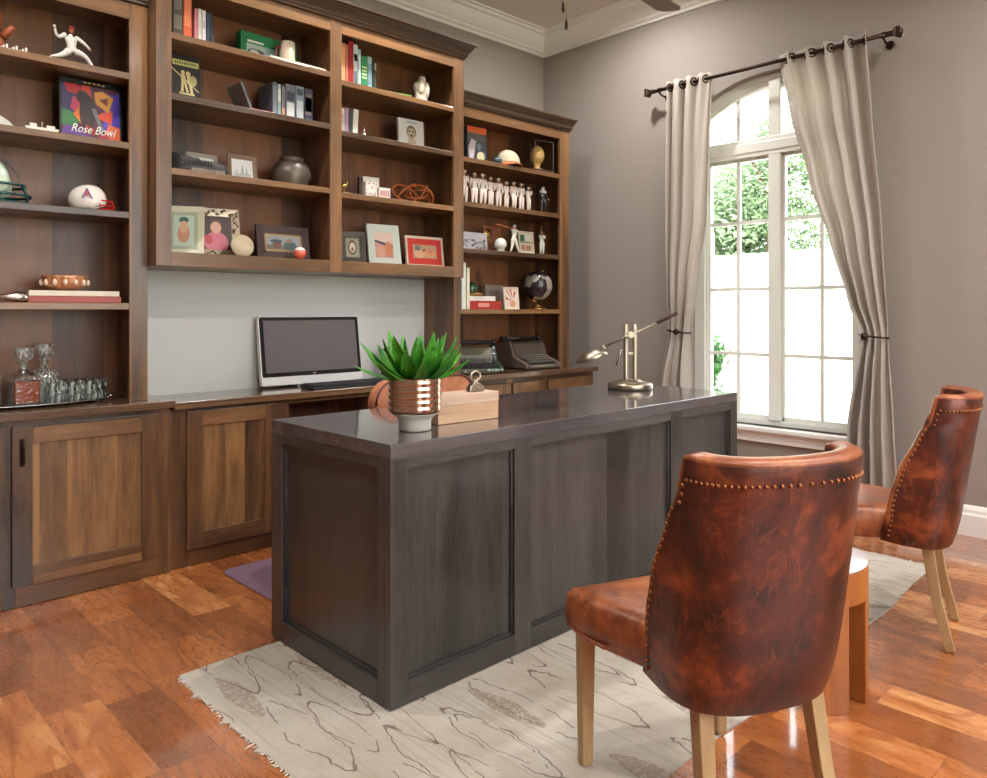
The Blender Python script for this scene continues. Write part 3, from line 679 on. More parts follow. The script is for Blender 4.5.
# ------------------------------------------------------------------ leather side chairs
NAIL = m_metal('antique_nailhead', (150, 96, 62), .35)
def side_chair(loc, rz, label):
    t = thing('side_chair', label, 'chair', loc, rz, 'cognac leather side chairs')
    # seat cushion
    m = MB(); rings = []
    prof = [(0.352, 0.012), (0.358, 0.0), (0.40, -0.004), (0.435, 0.0), (0.452, 0.012), (0.458, 0.05), (0.463, 0.12)]
    def seat_ring(ins, z):
        y0, y1 = -0.16, 0.232
        pts = []
        for k in range(10): pts.append((-0.25 + .022 * (1 - k / 9) ** 1 * 0 + ins, y0 + ins * .2 + (y1 - ins - y0) * k / 9))
        for k in range(1, 10): pts.append((-0.25 + ins + (0.5 - 2 * ins) * k / 10, y1 - ins + .012 * math.sin(PI * k / 10)))
        for k in range(10): pts.append((0.25 - ins, y1 - ins - (y1 - ins - y0) * k / 9))
        for k in range(1, 10): pts.append((0.25 - ins - (0.5 - 2 * ins) * k / 10, y0))
        return [(x * (1 - .30 * min(1, max(0, (0.14 - y)) / .2)), y, z) for x, y in pts]
    m.loft([seat_ring(i, z) for z, i in prof], 0, True, True)
    s = m.build('seat', LEATHT, t)
    MB().tube([(-.232, .07, .365), (-.25, .15, .365), (-.25, .22, .365), (-.24, .234, .365), (0, .246, .365), (.24, .234, .365), (.25, .22, .365), (.25, .15, .365), (.232, .07, .365)], .004, 6).build('welt', LEATHT, s)
    # wrap-around back shell
    zb, zt = 0.332, 0.844
    def shell(sv, h, ins):
        yr = -0.255 - 0.072 * h ** 1.2; Wd = 0.206 + 0.006 * math.sin(PI * h) - .008 * (1 - h) ** 3; b = 0.14
        yw = lerp([(0, -0.045), (0.25, -0.062), (0.5, -0.095), (0.7, -0.145), (0.85, -0.18), (1.0, -0.196)], h)
        yc = yr + b
        if abs(sv) > 0.72 and yw > yc:
            k = (abs(sv) - 0.72) / 0.28; x = Wd - ins; y = yc + (yw - yc) * k
            return (math.copysign(x, sv), y)
        lim = 0.72 if yw > yc else 1.0
        a = PI / 2 * min(abs(sv) / lim, 1.0)
        if yw <= yc:
            amax = math.acos(max(-1, min(1, (yc - yw) / b))) if yc - yw < b else 0.1; a = amax * abs(sv)
        ex = 0.78
        x = (Wd - ins) * (math.sin(a) ** ex); y = yc - (b - ins) * (max(math.cos(a), 0) ** ex)
        return (math.copysign(x, sv), y)
    NS, NH = 40, 14; th = 0.052
    rings = []
    for i in range(NS + 1):
        sv = -1 + 2 * i / NS; ring = []
        for j in range(NH + 1):
            h = j / NH; x, y = shell(sv, h, 0.0)
            droop = 0.018 * abs(sv) ** 2.5
            bl = 0.03 * (1 - h) ** 10
            ring.append((x * (1 - bl), y + bl * .6, zb + (zt - zb) * h + droop * (1 - h) + 0.004 * abs(sv) * h))
        xo, yo = shell(sv, 1, th * .5); ring.append((xo, yo, zt + .010 + .004 * abs(sv)))
        for j in range(NH, -1, -1):
            h = j / NH; x, y = shell(sv, h, th)
            ring.append((x, y, zb + (zt - zb) * h + (0.018 * abs(sv) ** 2.5) * (1 - h) + 0.0035 * abs(sv) * h))
        rings.append(ring)
    mb = MB(); mb.loft(rings, 0, True, True)
    b = mb.build('backrest', LEATH, t, bevel=0.004, seg=2)
    # rolled rim along the top and down both wings in the lighter hide
    path = []
    for j in range(0, 13): h = j / 12; x, y = shell(-1, h, th * .5); path.append((x, y, zb + .02 + (zt - zb - .015) * h))
    for i in range(1, 30): x, y = shell(-1 + 2 * i / 30, 1, th * .5); path.append((x, y, zt + .003 + .004 * abs(-1 + 2 * i / 30)))
    for j in range(12, -1, -1): h = j / 12; x, y = shell(1, h, th * .5); path.append((x, y, zb + .02 + (zt - zb - .015) * h))
    rings = []
    P = [Vector(p) for p in path]; P = P[1:-1]
    for i, p in enumerate(P):
        tg = (P[min(i + 1, len(P) - 1)] - P[max(i - 1, 0)]).normalized()
        if i <= 11: nrm = Vector((1, 0, 0))
        elif i >= len(P) - 12: nrm = Vector((-1, 0, 0))
        else:
            nrm = Vector((-tg.y, tg.x, 0)).normalized()
        bn = tg.cross(nrm).normalized()
        rings.append([p + nrm * math.cos(2 * PI * k / 12) * .0275 + bn * math.sin(2 * PI * k / 12) * .012 for k in range(12)])
    rm = MB().loft(rings, 0, True, True)
    # nail heads along the rim
    for i in range(1, 38):
        sv = -1 + 2 * i / 38; x, y = shell(sv, 0.93, -0.0005); rm.sph((x, y, zt - .036), .0046, 1, 8)
    for j in range(1, 26):
        h = j / 26 * .93
        for s_ in (-1, 1):
            x, y = shell(s_ * .965, h, -0.0005); rm.sph((x, y, zb + .02 + (zt - zb) * h * .97), .0046, 1, 8)
    rm.build('rim', [LEATHT, NAIL], b)
    # inner lumbar cushion face
    for sx in (-1, 1):
        m = MB(); a, c = .019, .0145
        x, y = sx * .201, .226
        m.loft([[(x - a, y - a, .36), (x + a, y - a, .36), (x + a, y + a, .36), (x - a, y + a, .36)], [(x - c, y - c, .017), (x + c, y - c, .017), (x + c, y + c, .017), (x - c, y + c, .017)], [(x - c * .8, y - c * .8, .005), (x + c * .8, y - c * .8, .005), (x + c * .8, y + c * .8, .005), (x - c * .8, y + c * .8, .005)]])
        m.build('leg', LEG, t, bevel=.002)
        m = MB(); x = sx * .140; y = -.166; x2, y2 = sx * .158, -.235
        a = .018; c = .0145
        m.loft([[(x - a, y - a, .348), (x + a, y - a, .348), (x + a, y + a, .348), (x - a, y + a, .348)],
                [((x + x2) / 2 - a * .9, (y * .6 + y2 * .4) - a * .9, .17), ((x + x2) / 2 + a * .9, (y * .6 + y2 * .4) - a * .9, .17), ((x + x2) / 2 + a * .9, (y * .6 + y2 * .4) + a * .9, .17), ((x + x2) / 2 - a * .9, (y * .6 + y2 * .4) + a * .9, .17)],
                [(x2 - c, y2 - c, .008), (x2 + c, y2 - c, .008), (x2 + c, y2 + c, .008), (x2 - c, y2 + c, .008)], [(x2 - c * .8, y2 - c * .8, 0), (x2 + c * .8, y2 - c * .8, 0), (x2 + c * .8, y2 + c * .8, 0), (x2 - c * .8, y2 + c * .8, 0)]])
        m.build('leg', LEG, t, bevel=.002)
    return t
ch = side_chair((1.5734, .9126, 0.0), R(-23.5), 'cognac leather side chair in the foreground, seen from behind')
c2 = clone(ch, (2.952, 1.016, 0), R(12.2), 'cognac leather side chair near the right wall and curtain')

# ------------------------------------------------------------------ drum stool between the chairs
t = thing('side_table', 'small round amber oak drum table with white top between the chairs', 'side table', (2.280, 1.014, 0))
n = 64
def annul(m, r0, r1, z0, z1, a0=0, a1=360, k=48, mi=0):
    rings = []
    for i in range(k + 1):
        a = R(a0 + (a1 - a0) * i / k); c, s = math.cos(a), math.sin(a)
        rings.append([(r0 * c, r0 * s, z0), (r1 * c, r1 * s, z0), (r1 * c, r1 * s, z1), (r0 * c, r0 * s, z1)])
    m.loft(rings, mi, False, a1 - a0 < 360)
annul_m = MB(); annul(annul_m, .15, .192, .30, .392, 0, 360, 64); annul_m.build('apron', STOOLW, t, bevel=.002)
MB().lathe([(.0, .392), (.188, .392), (.192, .397), (.190, .403), (.0, .404)], (0, 0, 0), 64, cap=False).build('tabletop', col((226, 222, 222), .12, 0, .5), t)
for k in range(6):
    a = 231 + 60 * k
    lm = MB(); annul(lm, .145, .1915, 0.0, .2995, a - 17, a + 17, 12); lm.build('leg', STOOLW, t, bevel=.002)

# ------------------------------------------------------------------ leather desk chair in the kneehole
t = thing('desk_chair', 'tan leather swivel chair tucked behind the desk', 'office chair', (2.075, 2.83, 0.006), R(2))
m = MB(); rings = []
for i, (ins, z) in enumerate([(.02, .41), (0, .425), (0, .48), (.02, .505), (.08, .515)]):
    w_ = .25 - ins; rings.append([(w_ * math.copysign(abs(math.cos(a)) ** .35, math.cos(a)), w_ * math.copysign(abs(math.sin(a)) ** .35, math.sin(a)), z) for a in [2 * PI * k / 40 for k in range(40)]])
m.loft(rings, 0, True, True).build('seat', LEATHT, t)
m = MB(); rings = []
for k in range(25):
    a = PI * k / 24
    pass
outl = []
wb, zb0, zt0, rr = .285, .46, .842, .10
outl += [(-wb * .9, zb0), (wb * .9, zb0)]
for k in range(9): a = PI / 2 * k / 8; outl.append((wb - rr + rr * math.cos(a), zt0 - rr + rr * math.sin(a)))
for k in range(9): a = PI / 2 + PI / 2 * k / 8; outl.append((-wb + rr + rr * math.cos(a), zt0 - rr + rr * math.sin(a)))
bk = MB(); bk.prism([(a, b) for a, b in outl], 'y', -.26, -.20); bk = bk.build('backrest', m_leather('pale_tan_leather', (214, 150, 116), (190, 122, 90), (150, 86, 58)), t, bevel=.014, seg=3)
MB().tube([(a * .985, -.262, b) for a, b in outl[1:]], .005, 6).build('piping', LEATH, bk)
MB().lathe([(.028, .10), (.028, .3), (.018, .3), (.018, .41)], (0, 0, 0), 16).build('gas_post', IRON, t)
for sx in (-1, 1):
    MB().tube([(sx * .24, .02, .46), (sx * .285, .02, .50), (sx * .285, .02, .64), (sx * .27, -.04, .655), (sx * .25, -.21, .66)], .014, 10).build('armrest', IRON, t)
for k in range(5):
    a = 2 * PI * k / 5 + .3; c, s_ = math.cos(a), math.sin(a)
    l = MB().tube([(0, 0, .12), (.16 * c, .16 * s_, .10), (.29 * c, .29 * s_, .075)], [.022, .018, .013], 10).build('star_leg', IRON, t)
    MB().lathe([(.0, -.012), (.027, -.01), (.027, .01), (.0, .012)], (.295 * c, .295 * s_, .0275), 14, 0, Matrix.Rotation(a, 4, 'Z') @ Matrix.Rotation(PI / 2, 4, 'X'), cap=False).build('caster', col((30, 28, 28), .4), l)

# ------------------------------------------------------------------ things on the desk
t = thing('potted_agave', 'green agave in a copper-glazed ceramic pot on the desk', 'plant', (1.492, 1.905, 0.7605))
p = [(0.0, 0.0), (.048, 0.0), (.052, .004), (.052, .03), (.058, .042), (.074, .052), (.0785, .056)]
pot = MB().lathe(p + [(.0785, .056)], (0, 0, 0), 48, cap=False)
foot = pot.build('pot_foot', col((206, 200, 186), .35), t)
pr = [(.0785, .056)]
for k in range(5):
    z = .062 + .0205 * k; pr += [(.0835, z), (.0848, z + .005), (.0848, z + .014), (.0832, z + .0175)]
pr += [(.084, .163), (.084, .168), (.079, .168), (.077, .15), (.0, .15)]
MB().lathe(pr, (0, 0, 0), 56, cap=False).build('pot', COPPER, t)
random.seed(11)
lm = MB()
def blade(m, az, el, L, wd, curl, tw=0.0, z0=.15, r0=.02):
    rows = []; n = 11
    p = Vector((r0 * math.cos(az), r0 * math.sin(az), z0)); e = el
    for i in range(n + 1):
        s = i / n
        d = Vector((math.cos(az) * math.cos(e), math.sin(az) * math.cos(e), math.sin(e)))
        side = Vector((-math.sin(az), math.cos(az), 0)); nn = d.cross(side)
        wq = wd * (0.62 + 0.9 * s - 0.3 * s * s) * (1 - s ** 3.2) if s < 1 else 0.0006
        wq = max(wq, .0006); th = .0045 * (1 - s) + .0008
        row = []
        for k in range(5):
            q = -1 + k / 2; row.append(p + side * q * wq + nn * (-(q * q) * wq * .42) - nn * 0)
        for k in range(4, -1, -1):
            q = -1 + k / 2; row.append(p + side * q * wq * .96 + nn * (-(q * q) * wq * .42 + th * (1.2 - q * q)))
        rows.append(row); p = p + d * (L / n); e += curl / n
    m.loft(rows, 0, True, True)
for ring, (cnt, el, L, wd, cu) in enumerate([(9, .34, .185, .022, .34), (9, .66, .195, .025, .26), (7, .98, .19, .024, .14), (5, 1.30, .165, .018, .03)]):
    for k in range(cnt):
        az = 2 * PI * (k + .5 * (ring % 2)) / cnt + random.uniform(-.18, .18)
        blade(lm, az, el + random.uniform(-.08, .08), L * random.uniform(.86, 1.04), wd * random.uniform(.9, 1.12), cu * random.uniform(.3, 1.4), r0=.028 - .006 * ring)
lm.build('leaves', m_leaf('agave_green', (36, 116, 46), (96, 172, 50)), t)

WW = wood('whitewashed_wood', (226, 204, 184), (184, 150, 124), 'x', .06, .6, .9, 0, False)
t = thing('desk_box', 'lidded whitewashed wooden keepsake box beside the agave', 'box', (1.605, 1.925, .7605), R(-4))
MB().box(0, .262, 0, .10, 0, .06).build('body', wood('pale_pine', (220, 188, 156), (176, 134, 100), 'x', .05, .6, .9, 0, False), t, bevel=.002)
MB().box(-.001, .263, -.001, .101, .0605, .0955).build('lid', WW, t, bevel=.002)
t = thing('paper_clip_holder', 'large antique metal bulldog clip standing on the whitewashed box', 'clip', (1.80, 1.955, .8565), R(-4))
m = MB()
m.tube([(.021 * math.cos(a), 0, .053 + .017 * math.sin(a)) for a in [2 * PI * k / 24 for k in range(24)]], .0045, 8, close=True)
m.tube([(-.004, 0, .037), (-.006, 0, .028), (-.014, 0, .018)], .005, 8); m.tube([(.004, 0, .037), (.006, 0, .028), (.014, 0, .018)], .005, 8)
m.build('loop_handle', NICKEL, t)
m = MB(); m.prism([(-.034, 0), (.034, 0), (.030, .018), (.016, .028), (-.016, .028), (-.030, .018)], 'y', -.012, .012); m.sph((0, -.0125, .014), .006, 0, 10)
m.build('jaw', NICKEL, t, bevel=.003)

t = thing('desk_lamp', 'brushed nickel balance-arm desk lamp with twin posts on the desk', 'lamp', (3.01, 2.165, .7605), R(-44))
m = MB(); m.lathe([(.0, 0), (.102, 0), (.107, .003), (.107, .024), (.102, .030), (.085, .034), (.055, .040), (.05, .047), (.0, .048)], (0, 0, 0), 56, cap=False); m.build('base', NICKEL, t)
for x in (-.0215, .0215): MB().lathe([(.0105, .04), (.0105, .31), (.008, .313), (0, .313)], (x, 0, 0), 20, cap=False).build('post', NICKEL, t)
def lx(u, v): return ((u - 632) * 3.65 / 755, 0, .382 - .0185 + (386 - v) * 3.65 / 755 - .36 + .0)
zc = .262
am = MB(); am.tube([(-.125, -.02, zc - .057), (0.0, -.02, zc), (.135, -.02, zc + .062)], .0052, 10); am.build('arm', NICKEL, t)
MB().tube([(.125, -.02, zc + .057), (.13, -.02, zc + .06), (.218, -.02, zc + .102), (.222, -.02, zc + .104)], [.007, .0085, .0085, .006], 12).build('counterweight', IRON, t)
j = MB(); j.lathe([(.016, -.018), (.016, .018)], (0, -.01, zc), 18, 0, Matrix.Rotation(PI / 2, 4, 'X')); j.box(-.03, .03, -.012, .004, zc - .012, zc + .012); j.box(-.028, .028, -.006, .006, .165, .178); j.build('pivot', NICKEL, t, bevel=.002)
MB().tube([(-.03, -.0, .185), (-.045, -.01, .19), (-.068, -.012, .115)], [.004, .004, .006], 8).build('lever', NICKEL, t)
Mh = Matrix.Rotation(R(-17), 4, 'Y')
hd = MB(); hd.lathe([(.012, .022), (.036, .017), (.066, .0), (.08, -.018), (.078, -.019), (.064, -.005), (.034, .011), (.0, .013)], (-.192, -.02, zc - .095), 30, 0, Mh @ Matrix.Scale(.95, 4, (0, 1, 0)), cap=False)
hd.sph((-.132, -.02, zc - .062), .013, 0, 12)
hd = hd.build('lamp_shade', NICKEL, t)
MB().lathe([(.0, -.010), (.074, -.014), (.0, -.009)], (-.192, -.02, zc - .095), 24, 0, Mh @ Matrix.Scale(.93, 4, (0, 1, 0)), cap=False).build('diffuser', col((210, 226, 214), .15), hd)

# ------------------------------------------------------------------ computer corner
t = thing('computer_monitor', 'white all-in-one computer with black bezel on the worktop', 'computer', (2.128, 3.583, CT_C + .0005))
Mt = Matrix.Translation((0, 0, .012)) @ Matrix.Rotation(R(-8), 4, 'X')
hw, hh = .305, .363
def rr_poly(a, b, c, d, r, n=6):
    o = []
    for cx_, cz_, a0 in ((b - r, d - r, 0), (a + r, d - r, 90), (a + r, c + r, 180), (b - r, c + r, 270)):
        for k in range(n + 1): q = R(a0 + 90 * k / n); o.append((cx_ + r * math.cos(q), cz_ + r * math.sin(q)))
    return o
def px(poly, y0, y1, M, mi=0):
    m = MB(); m.prism(poly, 'y', y0, y1, mi); m.v = [tuple(M @ Vector(p)) for p in m.v]; return m
px(rr_poly(-hw, hw, 0, hh, .012), 0, .028, Mt).build('housing', col((232, 232, 230), .25), t, bevel=.003)
px(rr_poly(-hw + .006, hw - .006, .045, hh - .006, .01), -.004, -.0005, Mt).build('bezel', col((22, 22, 24), .12), t)
sc = px(rr_poly(-hw + .026, hw - .026, .066, hh - .024, .002), -.0052, -.0042, Mt).build('screen', col((104, 98, 100), .08, 0, 1.0), t)  # lighter grey puts the room's reflection into the screen colour
px(rr_poly(-.011, .011, .051, .059, .001), -.0052, -.0043, Mt).build('badge', SILVER, t)
MB().box(-.09, .09, .02, .09, 0, .008).box(-.05, .05, .062, .08, .008, .19).build('stand', col((226, 226, 226), .25), t, bevel=.003)
t = thing('keyboard', 'black computer keyboard lying in front of the white monitor', 'keyboard', (2.24, 3.41, CT_C + .0005))
kb = MB(); kb.prism([(-.065, 0), (.065, 0), (.065, .022), (-.065, .012)], 'x', -.26, .26); kb.build('body', col((26, 27, 29), .4), t, bevel=.003)
m = MB()
for r_ in range(5):
    for k in range(22):
        x = -.25 + k * .0228; y = -.055 + r_ * .0225; z = .0135 + (y + .065) * .077
        m.box(x, x + .019, y, y + .018, z, z + .006)
o = m.build('keys', col((44, 45, 48), .35), t); o['kind'] = 'stuff'
t = thing('webcam', 'small black desk speaker half hidden behind the agave', 'speaker', (2.595, 3.56, CT_C + .0005), R(-15))
m = MB(); m.lathe([(.0, 0), (.045, 0), (.05, .01), (.05, .03), (.028, .05), (.02, .1), (.02, .1)], (0, 0, 0), 24, cap=False); m.build('foot', col((28, 28, 30), .3), t)
m = MB(); m.lathe([(.0, -.022), (.038, -.02), (.046, -.006), (.046, .02), (.03, .026), (.028, .018), (.0, .016)], (0, 0, .145), 26, 0, Matrix.Rotation(PI / 2, 4, 'X'), cap=False); m.build('head', col((24, 24, 26), .3), t)
bpy.data.objects['webcam'].name = 'desk_speaker'
t = thing('dish', 'small white dish on the worktop behind the agave leaves', 'dish', (2.86, 3.50, CT_C + .0005))
MB().lathe([(.0, 0), (.03, 0), (.034, .006), (.055, .05), (.068, .105), (.065, .105), (.05, .05), (.0, .012)], (0, 0, 0), 26, cap=False).build('bowl', col((232, 232, 228), .2), t)

# ------------------------------------------------------------------ typewriters
def typewriter(loc, rz, label, w, d, h, body, body2, keyc, white):
    t = thing('typewriter', label, 'typewriter', loc, rz, None)
    # side profile (y forward = -), hood at the back, keyboard slope in front
    prof = [(-d * .5, .004), (-d * .5, .035), (-d * .40, .048), (-d * .06, h * .40), (-d * .02, h * .62), (d * .06, h * .84), (d * .14, h * .88), (d * .38, h * .86), (d * .5, h * .60), (d * .5, .004)]
    MB().prism(prof, 'x', -w / 2, -w / 2 + .028).build('side_panel', body, t, bevel=.008, seg=3)
    MB().prism(prof, 'x', w / 2 - .028, w / 2).build('side_panel', body, t, bevel=.008, seg=3)
    core = [(-d * .5, .004), (-d * .5, .028), (-d * .44, .030), (-d * .06, h * .30), (-d * .055, h * .56), (d * .04, h * .80), (d * .14, h * .84), (d * .38, h * .82), (d * .5, h * .58), (d * .5, .004)]
    MB().prism(core, 'x', -w / 2 + .029, w / 2 - .029).build('hood', body2, t, bevel=.006)
    m = MB()
    for r_ in range(4):
        for k in range(11):
            y = -d * .43 + r_ * d * .088; z = .038 + r_ * (h * .30 - .020) / 3.4 + .012
            x = -w * .36 + (k + .4 * (r_ % 2)) * w * .068
            m.lathe([(.0, 0), (.0075, 0), (.0075, .004), (.0, .005)], (x, y, z), 10, 0, cap=False); m.tube([(x, y + .004, z - .012), (x, y, z)], .0022, 5)
    m.build('keys', keyc, t)['kind'] = 'stuff'
    MB().add([(-w * .42, -d * .445, .0315), (w * .42, -d * .445, .0315), (w * .42, -d * .062, h * .315), (-w * .42, -d * .062, h * .315), (-w * .42, -d * .445, .029), (w * .42, -d * .445, .029), (w * .42, -d * .062, h * .30), (-w * .42, -d * .062, h * .30)], [(0, 1, 2, 3), (4, 7, 6, 5), (0, 4, 5, 1), (2, 6, 7, 3), (1, 5, 6, 2), (0, 3, 7, 4)]).build('key_well', col((30, 29, 28), .6), t)
    MB().box(-w * .45, w * .45, -d * .030, -d * .010, h * .60, h * .615).build('chrome_strip', SILVER, t)
    MB().box(-w * .30, w * .30, -d * .505, -d * .46, .014, .026).build('space_bar', keyc, t, bevel=.003)
    c = MB(); c.lathe([(.0, -w * .52), (.014, -w * .52), (.014, w * .45), (.0, w * .45)], (0, d * .22, h * .955), 20, 0, Matrix.Rotation(PI / 2, 4, 'Y'), cap=False)
    c = c.build('platen', col((28, 27, 27), .5), t)
    MB().box(-w * .47, w * .47, d * .24, d * .33, h * .93, h * 1.02).box(-w * .44, w * .44, d * .13, d * .145, h * 1.0, h * 1.01).build('carriage', SILVER if white else body, t, bevel=.003)
    for s_ in (-1, 1): MB().lathe([(.0, -.012), (.017, -.012), (.019, 0), (.017, .012), (.0, .012)], (s_ * (w * .485 + .012) - w * .035, d * .22, h * .955), 16, 0, Matrix.Rotation(PI / 2, 4, 'Y'), cap=False).build('knob', col((24, 24, 24), .3), c)
    MB().tube([(-w * .47, d * .16, h * .99), (-w * .53, d * .05, h * 1.0), (-w * .545, -d * .02, h * 1.02)], .004, 8).build('return_lever', NICKEL, c)
    return t
tw = typewriter((3.215, 3.50, CT_L + .0005), R(-28), 'dark green vintage typewriter on the worktop, nearer the agave', .29, .33, .19, col((50, 62, 54), .3), col((96, 92, 74), .35), col((50, 52, 44), .4), False)
fl = MB(); fl.prism([(-.20, .005), (.20, .005), (.20, .03), (-.20, .03)], 'y', -.1, .12)
# angled green shell in front of the first machine
for nm, dx in (('lettering', 0),):
    for k, (a, b) in enumerate([(.04, .058), (.066, .078), (.084, .104), (.11, .118), (.124, .138)]):
        MB().box(a, b, -.1675, -.165, .018, .030).build('name_plate', col((170, 196, 190), .3), tw)
typewriter((3.72, 3.51, CT_L + .0005), R(-5), 'grey-brown vintage typewriter on the worktop, nearer the window', .31, .31, .205, col((98, 86, 76), .4), col((92, 81, 72), .35), col((140, 130, 116), .3), True)

# ------------------------------------------------------------------ shelf things: helpers
def easy(name, label, cat, loc, mbs, rz=0, group=None, rx=0):
    t = thing(name, label, cat, loc, rz, group, rx=rx)
    for n, mb_, mt, bv in mbs: mb_.build(n, mt, t, bevel=bv)
    return t
def book(loc, w, h, d, rgb, label, group=None, lie=False, bands=(), ry=0.0, rz=0.0, page=(224, 214, 196)):
    """standing book: spine towards -y, w thick, h tall, d deep"""
    t = thing('book', label, 'book', loc, rz, group, ry=ry)
    c = .0022
    m = MB(); m.box(0, c, 0, d, 0, h); m.box(w - c, w, 0, d, 0, h); m.box(c, w - c, 0, c * 1.5, 0, h)
    m.build('cover', col(rgb, .45), t, bevel=.0008)
    MB().box(c + .0002, w - c - .0002, c * 1.5 + .0002, d - .004, .003, h - .003).build('pages', col(page, .9), t)
    for z0, z1, rg in bands: MB().box(w * .12, w * .88, -.0012, 0.0, h * z0, h * z1).build('spine_band', col(rg, .5), t)
    return t
def flatbook(loc, w, d, th, rgb, label, rz=0.0, group=None, page=(232, 226, 214), bands=()):
    t = thing('book', label, 'book', loc, rz, group); c = .0025
    m = MB(); m.box(0, w, 0, d, 0, c); m.box(0, w, 0, d, th - c, th); m.box(0, w, 0, c, c, th - c)
    m.build('cover', col(rgb, .45), t, bevel=.0008)
    MB().box(.003, w - .003, c + .0002, d - .003, c + .0002, th - c - .0002).build('pages', col(page, .9), t)
    for a, b, rg in bands: MB().box(w * a, w * b, -.0012, 0.0, th * .25, th * .75).build('spine_band', col(rg, .5), t)
    return t
def pic(parent, x0, x1, z0, z1, y, bg, shapes, name='picture', M=None):
    m = MB(); mats = [col(bg, .35)]; W_, H_ = x1 - x0, z1 - z0
    m.box(x0, x1, y, y + .0015, z0, z1, 0)
    for i, s in enumerate(shapes):
        mats.append(col(s[-1], .35)); yy = y - .0002 * (i + 1)
        if s[0] == 'r': q = [(s[1], s[2]), (s[3], s[2]), (s[3], s[4]), (s[1], s[4])]
        elif s[0] == 'e': q = [(s[1] + s[3] * math.cos(a), s[2] + s[4] * math.sin(a)) for a in [2 * PI * k / 20 for k in range(20)]]
        else: q = s[1]
        m.prism([(x0 + W_ * min(max(a, 0), 1), z0 + H_ * min(max(b, 0), 1)) for a, b in q], 'y', yy, yy + .0002, i + 1)
    return m.build(name, mats, parent)
def frame(loc, w, h, fw, dep, rgb, label, bg, shapes, mat_=None, mw=.02, lean=10, rz=0.0, rough=.4, metal=0, ornate=False, inner=None, cat='picture frame', group=None, name='picture_frame'):
    t = thing(name, label, cat, loc, rz, group, rx=-R(lean))
    a, b = -w / 2, w / 2; fm = rgb if not isinstance(rgb, tuple) else col(rgb, rough, metal)
    m = MB()
    o_ = [(a, 0), (b, 0), (b, h), (a, h)]; i_ = [(a + fw, fw), (b - fw, fw), (b - fw, h - fw), (a + fw, h - fw)]
    for k in range(4):
        k2 = (k + 1) % 4; p = [o_[k], o_[k2], i_[k2], i_[k]]
        vs = [(x, 0.002, z) for x, z in p[:2]] + [(x, .006, z) for x, z in p[2:]] + [(x, dep, z) for x, z in p]
        m.add(vs, [(0, 1, 2, 3), (4, 7, 6, 5), (0, 4, 5, 1), (2, 6, 7, 3), (1, 5, 6, 2), (0, 3, 7, 4)])
    f_ = m.build('frame', fm, t, bevel=.0015)
    if ornate:
        s = MB(); per = 2 * (w + h - 2 * fw); n = int(per / .012)
        for k in range(n):
            q = per * k / n
            for (lx_, lz_, dx_, dz_, ln) in ((a + fw / 2, fw / 2, 1, 0, w - fw), (b - fw / 2, fw / 2, 0, 1, h - fw), (b - fw / 2, h - fw / 2, -1, 0, w - fw), (a + fw / 2, h - fw / 2, 0, -1, h - fw)):
                if q < ln: break
                q -= ln
            wv = fw * .28 * math.sin(k * 1.35)
            s.sph((lx_ + dx_ * q - dz_ * wv, .001, lz_ + dz_ * q + dx_ * wv), .0062 + .0025 * math.sin(k * 2.1), 0, 8)
        s.build('scrollwork', fm, f_)
    if inner: # raised beading around the picture
        s = MB()
        for k in range(14):
            u = a + fw + (w - 2 * fw) * (k + .5) / 14; s.sph((u, .003, fw + .004), .004, 0, 6); s.sph((u, .003, h - fw - .004), .004, 0, 6)
        for k in range(9):
            v = fw + (h - 2 * fw) * (k + .5) / 9; s.sph((a + fw + .004, .003, v), .004, 0, 6); s.sph((b - fw - .004, .003, v), .004, 0, 6)
        s.build('beading', col(inner, .35), f_)
    y = .0075
    if mat_:
        MB().box(a + fw - .001, b - fw + .001, y, y + .002, fw - .001, h - fw + .001).build('mat_board', col(mat_, .8), t)
        pic(t, a + fw + mw, b - fw - mw, fw + mw, h - fw - mw, y - .0018, bg, shapes)
    else:
        pic(t, a + fw - .001, b - fw + .001, fw - .001, h - fw + .001, y, bg, shapes)
    MB().box(a + .004, b - .004, dep, dep + .002, .004, h - .004).build('backing', col((70, 56, 46), .8), t)
    return t
PORTRAIT = lambda skin, shirt, hair: [('e', .5, .12, .42, .34, shirt), ('e', .5, .66, .2, .24, hair), ('e', .5, .6, .16, .2, skin)]
PAIR = lambda s1, c1, s2, c2: [('e', .3, .05, .26, .42, c1), ('e', .7, .05, .26, .42, c2), ('e', .32, .62, .13, .22, s1), ('e', .68, .58, .13, .22, s2)]

